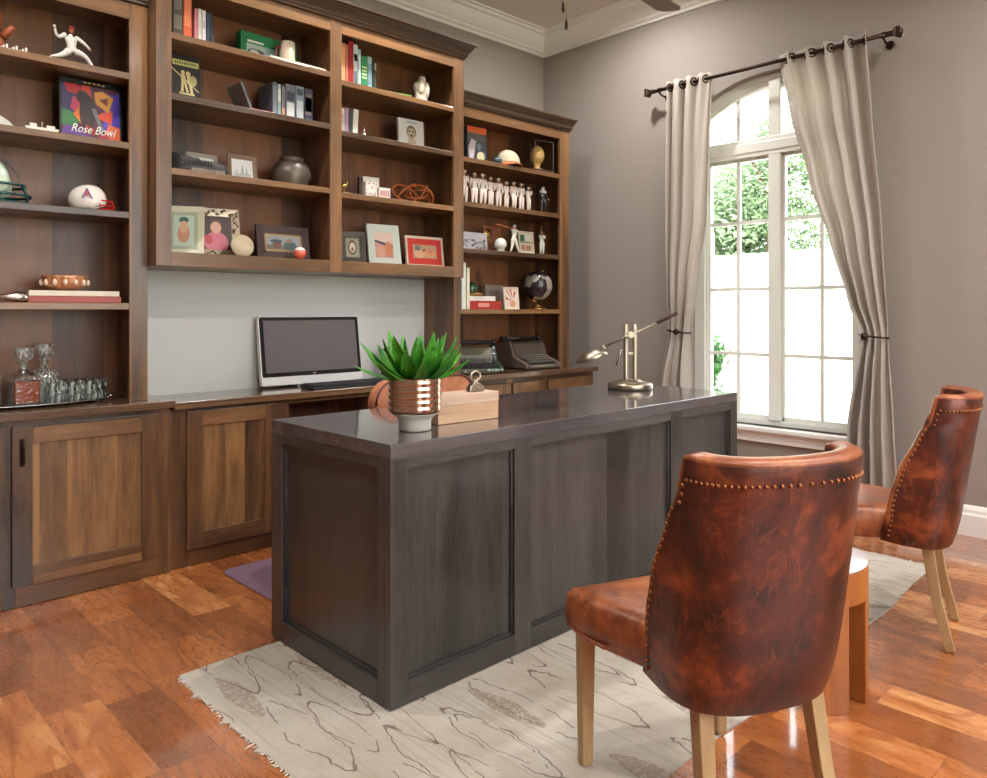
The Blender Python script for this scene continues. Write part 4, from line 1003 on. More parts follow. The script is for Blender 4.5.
def skinfig(name, label, cat, loc, h, pose, rz=0.0, group=None, cloth=(228, 224, 218), skin=(206, 160, 132), cap=(60, 52, 50), extra=None, shoe=(50, 44, 42)):
    """small statuette, h tall: one continuous body grown along its skeleton"""
    t = thing(name, label, cat, loc, rz, group)
    J = dict(pel=(0, 0, .50), che=(0, 0, .74), nec=(0, 0, .84), ls=(-.11, 0, .80), rs=(.11, 0, .80), le=(-.15, 0, .64), re=(.15, 0, .64), lh=(-.16, -.03, .5), rh=(.16, -.03, .5),
             lk=(-.06, -.01, .27), rk=(.06, -.01, .27), lf=(-.07, 0, .035), rf=(.07, 0, .035), lt=(-.075, -.06, .02), rt=(.075, -.06, .02), hd=(0, 0, .93))
    J.update(pose); P = {k: Vector(v) * h for k, v in J.items()}
    m = MB()
    def limb(a, b, c, r0, r1, r2, mi=0):
        pts = []; rs = []
        for k in range(9):
            s = k / 8
            p = (1 - s) ** 2 * P[a] + 2 * s * (1 - s) * (P[b] * 1.0 + (P[b] - (P[a] + P[c]) / 2) * .6) + s * s * P[c]
            pts.append(p); rs.append((r0 * (1 - s) ** 2 + 2 * r1 * s * (1 - s) + r2 * s * s) * h)
        m.tube(pts, rs, 8, mi)
    hipL = P['pel'] + Vector((-.055, 0, 0)) * h; hipR = P['pel'] + Vector((.055, 0, 0)) * h; P['hl'] = hipL; P['hr'] = hipR
    rings = []
    ax = P['che'] - P['pel']
    for s, rx_, ry_ in ((-.12, .06, .05), (0, .098, .07), (.25, .092, .066), (.5, .088, .06), (.8, .108, .068), (1.0, .118, .066), (1.25, .10, .056), (1.38, .04, .038), (1.6, .034, .034)):
        c = P['pel'] + ax * s if s <= 1 else P['che'] + (P['nec'] - P['che']) * ((s - 1) / .6)
        rings.append([c + Vector((rx_ * h * math.cos(q), ry_ * h * math.sin(q), 0)) for q in [2 * PI * k / 12 for k in range(12)]])
    m.loft(rings, 0, True, True)
    limb('hl', 'lk', 'lf', .075, .055, .03); limb('hr', 'rk', 'rf', .075, .055, .03)
    limb('ls', 'le', 'lh', .045, .034, .022); limb('rs', 're', 'rh', .045, .034, .022)
    m.sph(P['ls'], .045 * h, 0, 10); m.sph(P['rs'], .045 * h, 0, 10)
    for a, b in (('lf', 'lt'), ('rf', 'rt')): m.tube([P[a] + Vector((0, .015, 0)) * h, P[a], P[b]], [.024 * h, .028 * h, .018 * h], 8, 1)
    for a in ('lh', 'rh'): m.sph(P[a], .026 * h, 2, 8)
    m.build('body', [col(cloth, .5), col(shoe, .5), col(skin, .5)], t)
    hm = MB(); hm.sph(P['hd'], .062 * h, 0, 12, (.85, .95, 1.15)); hm.sph(P['hd'] + Vector((0, -.06, -.005)) * h, .012 * h, 0, 6); hd_ = hm.build('head', col(skin, .5), t)
    cm = MB(); cm.sph(P['hd'] + Vector((0, .004, .022)) * h, .064 * h, 0, 12, (.9, 1, .95)); cm.box(-.04 * h + P['hd'].x, .04 * h + P['hd'].x, P['hd'].y - .11 * h, P['hd'].y - .03 * h, P['hd'].z + .02 * h, P['hd'].z + .032 * h); cm.build('cap', col(cap, .5), t)
    if extra: extra(t, P, h)
    return t

# ------------------------------------------------------------------ left bookcase contents (shelf tops 2.156, 1.858, 1.562, 1.172, worktop .752)
e = .0005
t = easy('baseball_glove', 'brown leather baseball glove cut off by the picture edge on the top left shelf', 'glove', (.62, 3.52, 2.156 + e), [
    ('palm', MB().sph((0, 0, .06), .06, 0, 14, (1, .5, 1)).sph((.02, -.01, .04), .05, 0, 12, (1, .5, .8)), col((150, 78, 40), .5), 0)])
m = MB()
for k, (x, a) in enumerate(((-.035, .25), (-.012, .08), (.012, -.08), (.034, -.2), (.062, -.7))):
    L = .10 if k < 4 else .055; m.tube([(x, 0, .07), (x - math.sin(a) * L * .5, -.004, .07 + L * .5), (x - math.sin(a) * L, -.012, .07 + L * .9)], [.016, .015, .011], 8)
m.build('fingers', col((158, 84, 44), .5), t)
t = thing('name_plaque', 'little white cut-out name plaque beside the pitcher statuette', 'plaque', (.705, 3.44, 2.156 + e))
MB().box(-.05, .05, 0, .012, 0, .004).build('base', col((226, 222, 214), .4), t)
m = MB()
for k in range(9): m.box(-.048 + k * .011, -.041 + k * .011, .003, .008, .004, .012 + .007 * (k * 7 % 3))
m.build('letter_row', col((232, 228, 220), .4), t)
skinfig('baseball_figurine', 'white pitcher statuette in mid-throw on the top left shelf', 'figurine', (.915, 3.47, 2.156 - .004), .20,
        dict(pel=(.02, 0, .32), che=(.0, 0, .56), nec=(-.01, 0, .66), hd=(0.01, 0, .76), ls=(-.12, 0, .63), rs=(.11, 0, .61), le=(-.25, 0, .55), lh=(-.30, -.02, .72), re=(.25, 0, .54), rh=(.36, -.02, .42),
             lk=(-.16, 0, .20), lf=(-.34, 0, .14), lt=(-.40, 0, .10), rk=(.28, 0, .27), rf=(.42, 0, .06), rt=(.47, -.04, .04)), skin=(196, 120, 92), cap=(176, 60, 50), shoe=(216, 212, 206),
        extra=lambda t, P, h: MB().sph(P['lh'] + Vector((-.01, 0, .035)) * h, .03 * h, 0, 10).build('baseball', col((232, 228, 220), .5), t))
o = MB(); o.prism([(-.09, 0), (.09, 0), (.06, .028), (0, .065), (-.09, .07)], 'y', 0, .012); o = o.build('display_card', col((206, 206, 196), .6)); o.location = (.63, 3.46, 1.858 + e)
tag(o, 'pale folded display card at the left picture edge, second shelf', 'card')
t = thing('model_boat', 'tiny white model boat left of the colourful bowl game poster', 'model boat', (.805, 3.45, 1.858 + e), R(0))
m = MB(); m.prism([(-.06, .006), (.052, .006), (.062, .016), (-.062, .016)], 'y', -.012, .012); m.prism([(-.055, 0), (.05, 0), (.05, .006), (-.055, .006)], 'y', -.006, .006); m.build('hull', col((226, 220, 208), .4), t)
MB().box(-.045, -.02, -.008, .008, .0165, .03).box(.015, .045, -.008, .008, .0165, .028).build('cabin', col((230, 216, 200), .4), t)
MB().tube([(0, 0, .016), (0, 0, .04)], .0015, 6).build('mast', col((230, 216, 200), .4), t)
# poster
t = thing('framed_poster', 'colourful framed bowl game poster with white script lettering on the second left shelf', 'poster', (1.005, 3.50, 1.858 + e), 0, None, rx=-R(4))
bw, bh = .245, .262
fr = MB()
for q in ((-bw / 2, -bw / 2 + .008, 0, bh), (bw / 2 - .008, bw / 2, 0, bh), (-bw / 2 + .008, bw / 2 - .008, 0, .006), (-bw / 2 + .008, bw / 2 - .008, bh - .022, bh)): fr.box(q[0], q[1], 0, .016, q[2], q[3])
fr.build('frame', col((24, 32, 28), .25), t, bevel=.001)
P_ = lambda *a: ('p', list(a))
shp = [('p', [(0, .25), (.22, .1), (.35, .5), (.1, .75), (0, .6)], (52, 118, 66)), ('p', [(0, .55), (.25, .45), (.3, 1), (0, 1)], (70, 56, 110)), ('p', [(.1, .85), (.35, .8), (.3, 1), (.05, 1)], (190, 40, 44)),
       ('p', [(.15, .55), (.33, .45), (.36, .72), (.2, .78)], (206, 64, 106)), ('p', [(.2, .45), (.36, .25), (.38, .6), (.3, .6)], (226, 116, 48)), ('p', [(.34, .85), (.52, .75), (.5, 1), (.34, 1)], (206, 66, 44)),
       ('p', [(.7, .2), (1, .3), (1, .95), (.82, .9), (.72, .6)], (86, 70, 180)), ('p', [(.56, .45), (.86, .35), (.88, .62), (.7, .55)], (214, 72, 36)), ('p', [(.58, .7), (.8, .55), (.9, .85), (.7, .95), (.56, .9)], (222, 150, 50)),
       ('p', [(.64, .78), (.78, .68), (.8, .84)], (120, 50, 30)), ('p', [(.7, .05), (1, .0), (1, .3), (.8, .35)], (226, 112, 76)), ('p', [(0, 0), (.4, 0), (.5, .12), (.1, .25), (0, .15)], (104, 62, 140)),
       ('e', .44, .5, .14, .34, (52, 34, 36)), ('e', .36, .78, .11, .12, (40, 28, 30)), ('p', [(.5, .6), (.58, .6), (.72, .2), (.66, .18)], (120, 116, 120)), ('p', [(.4, .3), (.6, .2), (.58, .1), (.38, .12)], (150, 48, 52)), ('p', [(.6, .02), (.78, .02), (.8, .12), (.64, .14)], (176, 40, 60))]
pic(t, -bw / 2 + .008, bw / 2 - .008, .006, bh - .022, .008, (92, 40, 66), shp, 'print')
WHT = col((240, 238, 232), .4)
text_obj('Rose Bowl', .050, .0006, (.005, .002, .05), (PI / 2, 0, 0), WHT, t, shear=.4, width=.80)
for k in range(5): MB().box(-.03 + k * .018, -.018 + k * .018, -.001, .0, bh - .014, bh - .008).build('title_strip', col((190, 150, 80), .4), t)

# helmets
def helmet(loc, r, rz, label, shell, mask, stripe=None, letter=None, side=-1):
    t = thing('football_helmet', label, 'helmet', loc, rz)
    m = MB(); rows = []
    for i in range(15):
        a = -.62 + (PI / 2 + .62) * i / 14; row = []
        for k in range(33):
            b = R(-142) + R(284) * k / 32       # open at the face (towards +x)
            b += PI
            lift = max(0, math.cos(b)) * .55
            aa = max(a, -.62 + lift)
            row.append((r * 1.16 * math.cos(aa) * math.cos(b), r * .92 * math.cos(aa) * math.sin(b), r * .98 * math.sin(aa) + r * .62))
        rows.append(row)
    m.grid(rows); m.build('shell', shell, t, solid=.006)
    g_ = MB()
    def arcm(z, e_, r_=.0048):
        g_.tube([(r * (.52 + e_ * math.cos(q)), r * .80 * math.sin(q), z * r) for q in [R(-88 + 176 * k / 14) for k in range(15)]], r_, 6)
    for z, e_ in ((.62, .80), (.30, .95), (.06, .92)): arcm(z, e_, r * .045)
    for s in (-1, 1):
        g_.tube([(r * (.52 + .8 * math.cos(R(s * 25))), r * .80 * math.sin(R(s * 25)), .62 * r), (r * (.52 + .95 * math.cos(R(s * 25))), r * .80 * math.sin(R(s * 25)), .30 * r), (r * (.52 + .92 * math.cos(R(s * 25))), r * .80 * math.sin(R(s * 25)), .06 * r)], r * .045, 6)
        g_.tube([(r * .3, s * r * .86, .66 * r), (r * .6, s * r * .80, .3 * r), (r * .55, s * r * .8, .06 * r)], r * .045, 6)
    g_.build('face_mask', mask, t)
    if stripe:
        s_ = MB(); rws = []
        for k in range(16):
            a = R(8 + 150 * k / 15); rws.append([(r * 1.185 * math.cos(a), y, r * 1.0 * math.sin(a) + r * .62) for y in (-r * .09, r * .09)])
        s_.loft(rws, 0, True, False, False); s_.build('stripe', stripe, t, solid=.001)
    return t
h1 = helmet((.985, 3.47, 1.562 - .002), .066, R(-12), 'white mini football helmet with a red face mask and blue letter A', col((232, 226, 218), .2), col((196, 36, 30), .3), None)
text_obj('A', .062, .001, (-.012, -.0655, .062), (PI / 2 - .1, 0, 0), col((70, 72, 150), .4), h1)
text_obj('A', .044, .0012, (-.012, -.0665, .062), (PI / 2 - .1, 0, 0), col((190, 60, 70), .4), h1)
h1.children[0]
helmet((.60, 3.55, 1.562 - .002), .125, R(-14), 'full-size pale green football helmet with a teal face mask at the left picture edge', col((196, 214, 192), .2), col((20, 66, 66), .25), col((30, 90, 80), .3))

# books, bowl and silver piece on fourth shelf
flatbook((.755, 3.44, 1.172 + e), .345, .21, .026, (166, 74, 66), 'red flat book beneath the white one on the fourth left shelf', R(-1))
flatbook((.757, 3.445, 1.199 + e), .338, .205, .022, (226, 214, 196), 'cream flat book topping the red one, under the copper bowl', R(-1))
t = thing('bowl', 'lobed copper-coloured bowl resting on the two flat books', 'bowl', (.905, 3.52, 1.222))
rings = []
for rr_, z in ((.03, 0), (.05, .004), (.072, .018), (.084, .038), (.08, .052), (.088, .062), (.084, .062), (.074, .05), (.076, .036), (.06, .016), (.02, .01)):
    rings.append([(rr_ * (1 + .06 * abs(math.cos(7 * q))) * math.cos(q), rr_ * (1 + .06 * abs(math.cos(7 * q))) * math.sin(q), z) for q in [2 * PI * k / 84 for k in range(84)]])
MB().loft(rings, 0, True, True).build('body', col((214, 150, 108), .25, .4), t)
m = MB()
for k in range(14): q = 2 * PI * k / 14; m.sph((.086 * math.cos(q), .086 * math.sin(q), .034), .0095, 0, 8, (1, 1, 1.4))
m.build('lobes', col((236, 214, 190), .25), t)
t = thing('letter_opener', 'silver pointed letter opener beside the flat books, left edge', 'letter opener', (.70, 3.43, 1.172 + e), 0)
MB().tube([(-.10, 0, .020), (-.02, 0, .022), (.012, 0, .022), (.05, 0, .020)], [.002, .009, .018, .020], 12).build('blade', SILVER, t)

# tray, decanters, glasses on the worktop
t = thing('serving_tray', 'oval silver tray under the decanters and tumblers', 'tray', (.765, 3.548, CT_L + e))
rings = []
for a_, b_, z in ((.275, .105, 0), (.29, .115, .003), (.31, .128, .012), (.318, .134, .013), (.315, .132, .010), (.293, .112, .0065), (.27, .10, .003), (.01, .01, .003)):
    rings.append([(a_ * math.cos(q), b_ * math.sin(q), z) for q in [2 * PI * k / 64 for k in range(64)]])
MB().loft(rings, 0, True, True).build('pan', SILVER, t)
MB().tube([(.305, -.03, .013), (.332, -.03, .024), (.340, 0, .028), (.332, .03, .024), (.305, .03, .013)], .004, 8).build('handle', SILVER, t)
TZ = CT_L + .0042
def decanter(loc, label, w, h, level, square=True, liquid=None, stop='square'):
    t = thing('decanter', label, 'decanter', loc, R(8), 'cut-glass decanters on the tray')
    def sq(a, z, k_=.18):
        return [(a * math.copysign(abs(math.cos(q)) ** k_, math.cos(q)), a * math.copysign(abs(math.sin(q)) ** k_, math.sin(q)), z) for q in [2 * PI * (k + .5) / 32 for k in range(32)]]
    k0 = .22 if square else 1.0
    hb = h * .56
    m = MB(); m.loft([sq(w * .92, 0, k0), sq(w, .006, k0), sq(w, hb * .78, k0), sq(w * .86, hb * .93, k0 * 1.6), sq(w * .45, hb * 1.04, .8), sq(.016, hb * 1.12, 1), sq(.016, h * .70, 1), sq(.026, h * .735, 1), sq(.026, h * .75, 1), sq(.012, h * .75, 1),
                      sq(.012, hb * 1.1, 1), sq(w * .40, hb * .99, .8), sq(w - .006, hb * .76, k0), sq(w - .006, .012, k0)], 0, False, True)
    m.build('body', CRYS2 if liquid else CRYST, t)
    if liquid:
        MB().loft([sq(w - .007, .013, k0), sq(w - .007, h * level, k0)], 0, False, True).build('liquid', liquid, t)
    s = MB()
    if stop == 'square': s.loft([sq(.010, h * .72, 1), sq(.014, h * .76, 1), sq(.026, h * .80, .3), sq(.029, h * .82, .25), sq(.029, h * .985, .25), sq(.024, h, .3)], 0, False, True)
    else: s.loft([sq(.010, h * .72, 1), sq(.014, h * .77, 1), sq(.03, h * .84, 1), sq(.033, h * .91, 1), sq(.02, h, 1)], 0, False, True)
    s.build('stopper', CRYST, t); return t
decanter((.755, 3.52, TZ), 'square cut-glass decanter half full of amber whisky on the tray', .055, .235, .42, True, WHISKY)
decanter((.85, 3.61, TZ), 'empty square decanter behind the whisky decanter on the tray', .046, .245, 0, True)
decanter((.635, 3.56, TZ), 'empty decanter with a round stopper at the left picture edge', .05, .27, 0, False, None, 'round')
def tumbler(loc, label, sc=1.0):
    t = thing('tumbler', label, 'glass', loc, 0, 'clear cut-glass tumblers on the silver tray'); n = 24
    def fl(r, z, a=.0015): return [((r + a * math.cos(8 * q)) * math.cos(q), (r + a * math.cos(8 * q)) * math.sin(q), z) for q in [2 * PI * k / 48 for k in range(48)]]
    MB().loft([fl(.026, 0), fl(.030, .004), fl(.034, .085), fl(.0325, .086), fl(.029, .02, 0), fl(.01, .014, 0)], 0, True, True).build('cup', CRYST, t); return t
T0 = tumbler((.865, 3.49, TZ), 'cut-glass tumbler in the front row beside the whisky decanter')
for x, y, lb in ((.938, 3.492, 'middle cut-glass tumbler of the front row on the tray'), (1.008, 3.505, 'front-row cut-glass tumbler farthest from the decanters'), (.925, 3.61, 'back-row cut-glass tumbler nearest the decanters'), (.995, 3.60, 'middle cut-glass tumbler of the back row on the tray'), (1.05, 3.565, 'cut-glass tumbler at the tray end by the bookcase stile')):
    clone(T0, (x, y, TZ), None, lb)

# ------------------------------------------------------------------ centre bookcase, left bay (2.345, 2.082, 1.758, 1.393)
z = 2.345 + e
book((1.305, 3.40, z), .044, .25, .18, (84, 76, 70), 'tall dark mottled book first on the top shelf over the computer', bands=((.2, .45, (130, 120, 108)), (.55, .8, (120, 110, 100))))
book((1.352, 3.40, z), .038, .24, .18, (206, 92, 52), 'tall orange book beside the dark mottled one', bands=((.3, .8, (226, 130, 90)),))
book((1.402, 3.40, z), .015, .165, .15, (196, 120, 130), 'thin pink book beside the white ones, top shelf left bay', ry=0)
book((1.419, 3.40, z), .016, .168, .15, (222, 214, 208), 'thin white book right of the pink spine', bands=((.3, .7, (200, 190, 186)),))
book((1.437, 3.40, z), .018, .165, .15, (214, 206, 206), 'pale grey book between the white and navy spines', bands=((.5, .7, (180, 170, 176)),))
book((1.458, 3.40, z), .016, .16, .15, (44, 58, 88), 'navy book beside the black one on the top shelf')
book((1.478, 3.40, z), .018, .162, .15, (34, 32, 34), 'black book ending the row on the top shelf, left bay', ry=-.05)
t = thing('game_box', 'green game box with a picture, lying behind the mug', 'box', (1.66, 3.48, z), R(3))
MB().box(0, .31, 0, .05, 0, .155).build('carton', col((22, 120, 70), .45), t, bevel=.002)
pic(t, .03, .20, .02, .10, -.002, (170, 190, 180), [('e', .3, .5, .28, .25, (60, 80, 84)), ('e', .25, .52, .15, .16, (200, 200, 196)), ('r', .6, 0, 1, 1, (150, 180, 184)), ('p', [(0, .0), (.6, 0), (.5, .3), (.1, .2)], (110, 110, 104))])
m = MB()
for k in range(8): m.box(.035 + .011 * k, .044 + .011 * k, -.002, 0, .108, .118)
m.build('title_strip', WHT, t)
t = thing('mug', 'cream mug in front of the green game box', 'mug', (1.878, 3.425, z))
MB().lathe([(.0, 0), (.034, 0), (.037, .004), (.037, .13), (.034, .131), (.033, .01), (.0, .008)], (0, 0, 0), 28, cap=False).build('cup', col((218, 200, 178), .35), t)
MB().tube([(-.035, 0, .10), (-.058, 0, .095), (-.062, 0, .065), (-.055, 0, .04), (-.035, 0, .035)], .006, 8).build('handle', col((110, 44, 34), .35), t)
flatbook((1.74, 3.335, z), .31, .06, .016, (228, 216, 202), 'long cream flat booklet lying at the shelf edge below the mug', R(1))
z = 2.082 + e
t = thing('book', 'black book facing out with gold warrior figures and a yellow title', 'book', (1.372, 3.42, z), 0, rx=-R(5))
MB().box(-.07, .07, 0, .022, 0, .215).build('cover', col((34, 28, 28), .4), t, bevel=.0015)
pic(t, -.055, .062, .165, .19, -.0015, (196, 196, 112), [('r', .08 + .085 * k, .25, .13 + .085 * k, .75, (60, 58, 40)) for k in range(10)], 'title_strip')
G = (212, 194, 140)
pic(t, -.066, .066, .03, .16, -.001, (34, 28, 28), [('p', [(.02, .9), (.04, .93), (.96, .2), (.94, .17)], G), ('e', .42, .80, .07, .08, G), ('e', .60, .78, .08, .09, G), ('p', [(.34, .72), (.5, .72), (.52, .45), (.36, .42)], G), ('p', [(.55, .72), (.7, .7), (.68, .42), (.56, .42)], G), ('e', .76, .55, .13, .19, (176, 168, 110)),
    ('p', [(.36, .45), (.44, .45), (.42, .1), (.32, .1)], G), ('p', [(.44, .45), (.52, .45), (.6, .1), (.52, .1)], G), ('p', [(.6, .45), (.7, .45), (.76, .08), (.66, .08)], G), ('r', .26, .02, .8, .08, G)], 'cover_art')
pic(t, -.055, .055, .002, .014, -.0015, (214, 206, 196), [('r', .1 + .1 * k, .3, .15 + .1 * k, .7, (70, 60, 50)) for k in range(8)], 'lower_strip')
flatbook((1.53, 3.37, z), .24, .15, .014, (206, 66, 48), 'thin red book lying flat in front of the slate blue row', R(-3))
SB = (112, 122, 134)
book((1.705, 3.44, z), .012, .165, .14, (120, 132, 136), 'leaning grey book at the left end of the slate blue row', ry=-.42)
book((1.785, 3.40, z), .024, .175, .15, (86, 98, 110), 'slate book right of the leaning one, red book at its foot', bands=((.1, .9, (124, 134, 142)),))
book((1.812, 3.40, z), .018, .17, .15, (150, 170, 172), 'pale teal book in the slate blue row', bands=((.5, .85, (210, 214, 200)),))
book((1.833, 3.40, z), .020, .165, .15, (112, 108, 116), 'thin mauve-grey book in the slate blue row', bands=((.15, .35, (196, 150, 110)),))
book((1.856, 3.40, z), .052, .18, .15, (104, 112, 124), 'wide slate book with white spine writing', bands=((.55, .8, (60, 64, 76)), (.1, .5, (206, 208, 208))))
book((1.912, 3.40, z), .044, .182, .15, (128, 144, 156), 'light steel blue book with pale spine writing', bands=((.75, .92, (70, 80, 90)), (.1, .6, (190, 198, 200))))
book((1.96, 3.40, z), .046, .178, .15, (62, 60, 82), 'dark indigo book ending the row, brown title block', bands=((.25, .85, (120, 104, 100)), (.35, .75, (60, 48, 52))))
z = 1.758 + e
t = thing('stadium_model', 'dark oval stadium model with raised lettering, third shelf over the computer', 'model', (1.43, 3.45, z), R(-3))
DS = col((52, 46, 46), .45)
rings = []
for k_, zz in ((1.0, 0), (1.02, .02), (.98, .05), (.94, .06), (.80, .05), (.70, .022), (.5, .02)):
    rings.append([(.15 * k_ * math.cos(q), .085 * k_ * math.sin(q), zz + .035 * max(0, -math.cos(q)) * (1 if zz > .03 else 0)) for q in [2 * PI * k / 48 for k in range(48)]])
MB().loft(rings, 0, True, True).build('bowl', DS, t)
text_obj('Stadium', .052, .003, (-.03, -.09, .05), (PI / 2, 0, .05), col((40, 36, 36), .4), t, width=.9)
m = MB()
for k in range(14): m.box(-.05 + .011 * k, -.043 + .011 * k, -.09 + .001 * abs(k - 2), -.084, .006, .022)
m.build('arcade', col((150, 140, 128), .4), t)
frame((1.51, 3.56, z), .155, .135, .018, .014, (170, 158, 140), 'small pale silver frame behind the oval stadium model', (216, 216, 214), [('p', [(.2, .3), (.5, .7), (.8, .3)], (150, 152, 154))], (236, 236, 232), .012, 6)
frame((1.665, 3.46, z), .15, .135, .022, .014, (128, 100, 80), 'small brown wooden frame with a pencil skyline drawing', (226, 228, 226), [('r', .1, .05, .9, .25, (176, 180, 178)), ('p', [(.42, .2), (.58, .2), (.5, .75)], (160, 166, 166)), ('p', [(.65, .2), (.75, .2), (.7, .6)], (150, 156, 156)), ('r', .15, .2, .3, .42, (186, 190, 190))], None, .012, 6)
t = thing('jug', 'grey glazed stoneware jar with a banded belly, third shelf', 'jar', (1.925, 3.47, z))
pr = [(.0, 0), (.062, 0), (.068, .006)]
for k in range(12):
    a = k / 11; r_ = .07 + .030 * math.sin(PI * (a * .86 + .05)); pr += [(r_, .012 + .108 * a), (r_ - .0018, .016 + .108 * a)]
pr += [(.062, .132), (.056, .138), (.06, .142), (.062, .152), (.058, .154), (.05, .145), (.0, .14)]
MB().lathe(pr, (0, 0, 0), 40, cap=False).build('body', col((104, 94, 84), .4, .35), t)
z = 1.393 + e
frame((1.375, 3.46, z), .175, .235, .028, .03, (226, 220, 196), 'cream deep picture frame at the far left of the lowest hanging shelf', (196, 214, 196), [('e', .5, .4, .3, .3, (206, 150, 120)), ('e', .5, .85, .24, .1, (60, 110, 90)), ('e', .5, .62, .2, .2, (226, 180, 150))], (176, 186, 160), .016, 12, R(-26))
frame((1.555, 3.50, z), .225, .245, .04, .02, NICKEL, 'ornate silver frame with a photo of a child in pink', (70, 42, 34), [('e', .5, .2, .38, .34, (226, 120, 140)), ('e', .5, .72, .2, .2, (96, 62, 46)), ('e', .5, .66, .17, .18, (228, 178, 152)), ('e', .25, .3, .14, .14, (206, 70, 80))], None, .01, 12, R(-10), ornate=True)
t = thing('round_frame', 'round ivory medallion frame leaning on the ornate silver frame', 'frame', (1.635, 3.405, z), R(-6), rx=-R(12))
MB().lathe([(.034, -.004), (.040, -.008), (.05, -.006), (.054, .0), (.054, .008), (.0, .010)], (0, 0, .054), 36, 0, Matrix.Rotation(-PI / 2, 4, 'X') @ Matrix.Scale(-1, 4, (0, 0, 1)), cap=False).build('ring', col((206, 190, 160), .4), t)
m = MB(); m.lathe([(.0, 0), (.036, 0), (.036, .002), (.0, .002)], (0, -.0015, .054), 30, 0, Matrix.Rotation(-PI / 2, 4, 'X'), cap=False); m.build('photograph', col((214, 206, 200), .4), t)
MB().tube([(.037 * math.cos(q), -.006, .054 + .037 * math.sin(q)) for q in [2 * PI * k / 30 for k in range(30)]], .0016, 6, close=True).build('inner_ring', col((90, 50, 40), .4), t)
frame((1.885, 3.46, z), .285, .175, .042, .022, (62, 32, 26), 'dark red-brown wide frame with a beaded inner edge, double portrait', (150, 156, 160), [('p', [(0, 0), (1, 0), (1, .3), (0, .35)], (120, 110, 90)), ('e', .3, .35, .14, .28, (120, 70, 50)), ('e', .28, .62, .18, .14, (50, 56, 70)), ('e', .7, .3, .2, .34, (60, 90, 92)), ('e', .68, .68, .1, .16, (150, 110, 90))], (196, 176, 140), .012, 8, R(-2), inner=(206, 170, 120))
t = thing('painted_ball', 'small orange and white painted ball in front of the dark frame', 'ball', (1.925, 3.385, z))
MB().sph((0, 0, .031), .031, 0, 18).build('sphere', col((226, 108, 80), .3), t)
m = MB(); m.lathe([(.001, .063), (.014, .0605), (.024, .0525), (.0285, .046)], (0, 0, 0), 20, cap=False); m.build('painted_cap', col((236, 226, 214), .3), t)

# ------------------------------------------------------------------ centre bookcase, right bay (2.32, 2.061, 1.745, 1.393)
z = 2.32 + e
book((2.168, 3.40, z), .034, .225, .17, (214, 132, 84), 'orange-tan book first on the top right-bay shelf', bands=((.1, .9, (232, 160, 112)),))
book((2.204, 3.40, z), .014, .22, .17, (196, 120, 96), 'thin salmon book between the orange and red ones')
book((2.220, 3.40, z), .030, .245, .17, (160, 30, 26), 'tall red book, tallest in the right-bay row')
book((2.252, 3.40, z), .026, .235, .17, (206, 206, 210), 'white book with a black and orange spine label', bands=((.62, .78, (30, 26, 30)), (.65, .73, (226, 130, 60)), (.05, .4, (110, 112, 120))))
book((2.280, 3.40, z), .018, .215, .16, (150, 196, 204), 'thin pale aqua book left of the green one', bands=((.1, .85, (190, 222, 222)),))
book((2.300, 3.40, z), .040, .185, .16, (44, 132, 84), 'green book with pale spine lettering', bands=((.35, .4, (200, 220, 160)), (.45, .5, (200, 220, 160)), (.55, .6, (200, 220, 160)), (.65, .7, (200, 220, 160))))
book((2.342, 3.40, z), .026, .19, .16, (158, 190, 196), 'sky blue book right of the green one', bands=((.2, .8, (120, 150, 160)),))
book((2.370, 3.40, z), .012, .17, .16, (34, 60, 52), 'thin dark green book near the end of the right-bay row')
book((2.384, 3.40, z), .014, .18, .16, (60, 66, 56), 'olive black book ending the row on the top right-bay shelf', bands=((.7, .9, (170, 176, 150)),))
flatbook((2.42, 3.345, z), .16, .12, .010, (126, 170, 90), 'thin green book lying flat beside the standing row', R(-8))
t = thing('bust', 'white bird sculpture on the top shelf, right bay', 'sculpture', (2.735, 3.43, z))
rings = []
for rx_, zz, ox in ((.040, 0, 0), (.042, .02, 0), (.038, .05, -.004), (.036, .08, -.010), (.042, .11, -.014), (.036, .132, -.008), (.022, .142, 0), (.024, .155, .004), (.018, .168, .004), (.004, .175, .003)):
    rings.append([(ox + rx_ * math.cos(q), rx_ * .8 * math.sin(q), zz) for q in [2 * PI * k / 16 for k in range(16)]])
m = MB(); m.loft(rings, 0, True, True); m.sph((-.022, -.02, .10), .03, 0, 10, (.7, .8, 1.5)); m.sph((.018, -.024, .09), .028, 0, 10, (.6, .7, 1.7)); m.tube([(-.012, -.01, .158), (-.03, -.02, .15)], [.008, .002], 6); m.build('figure', col((214, 204, 190), .55), t)
bpy.data.objects['bust'].name = 'bird_sculpture'
z = 2.061 + e
book((2.175, 3.40, z), .022, .14, .11, (216, 208, 196), 'small cream book first on the second right-bay shelf', bands=((.2, .8, (190, 176, 160)),))
book((2.199, 3.40, z), .022, .145, .11, (178, 140, 176), 'small lilac book beside the small cream one')
book((2.223, 3.40, z), .018, .142, .11, (62, 66, 64), 'small black book between the lilac and white ones')
book((2.244, 3.40, z), .032, .15, .11, (224, 222, 212), 'small thick white book beside the little silver bell', ry=.06)
t = thing('bell', 'little silver hand bell on the second right-bay shelf', 'bell', (2.318, 3.40, z))
MB().lathe([(.020, 0), (.021, .004), (.015, .016), (.011, .03), (.005, .036), (.004, .042), (.007, .048), (.003, .056), (.004, .064), (.0, .068)], (0, 0, 0), 20, cap=False).build('body', SILVER, t)
t = thing('art_panel', 'square white panel with a brown sketched head on the second right-bay shelf', 'picture', (2.672, 3.44, z), R(-3), rx=-R(4))
MB().box(-.088, .088, 0, .018, 0, .176).build('panel', col((214, 212, 210), .5), t, bevel=.0015)
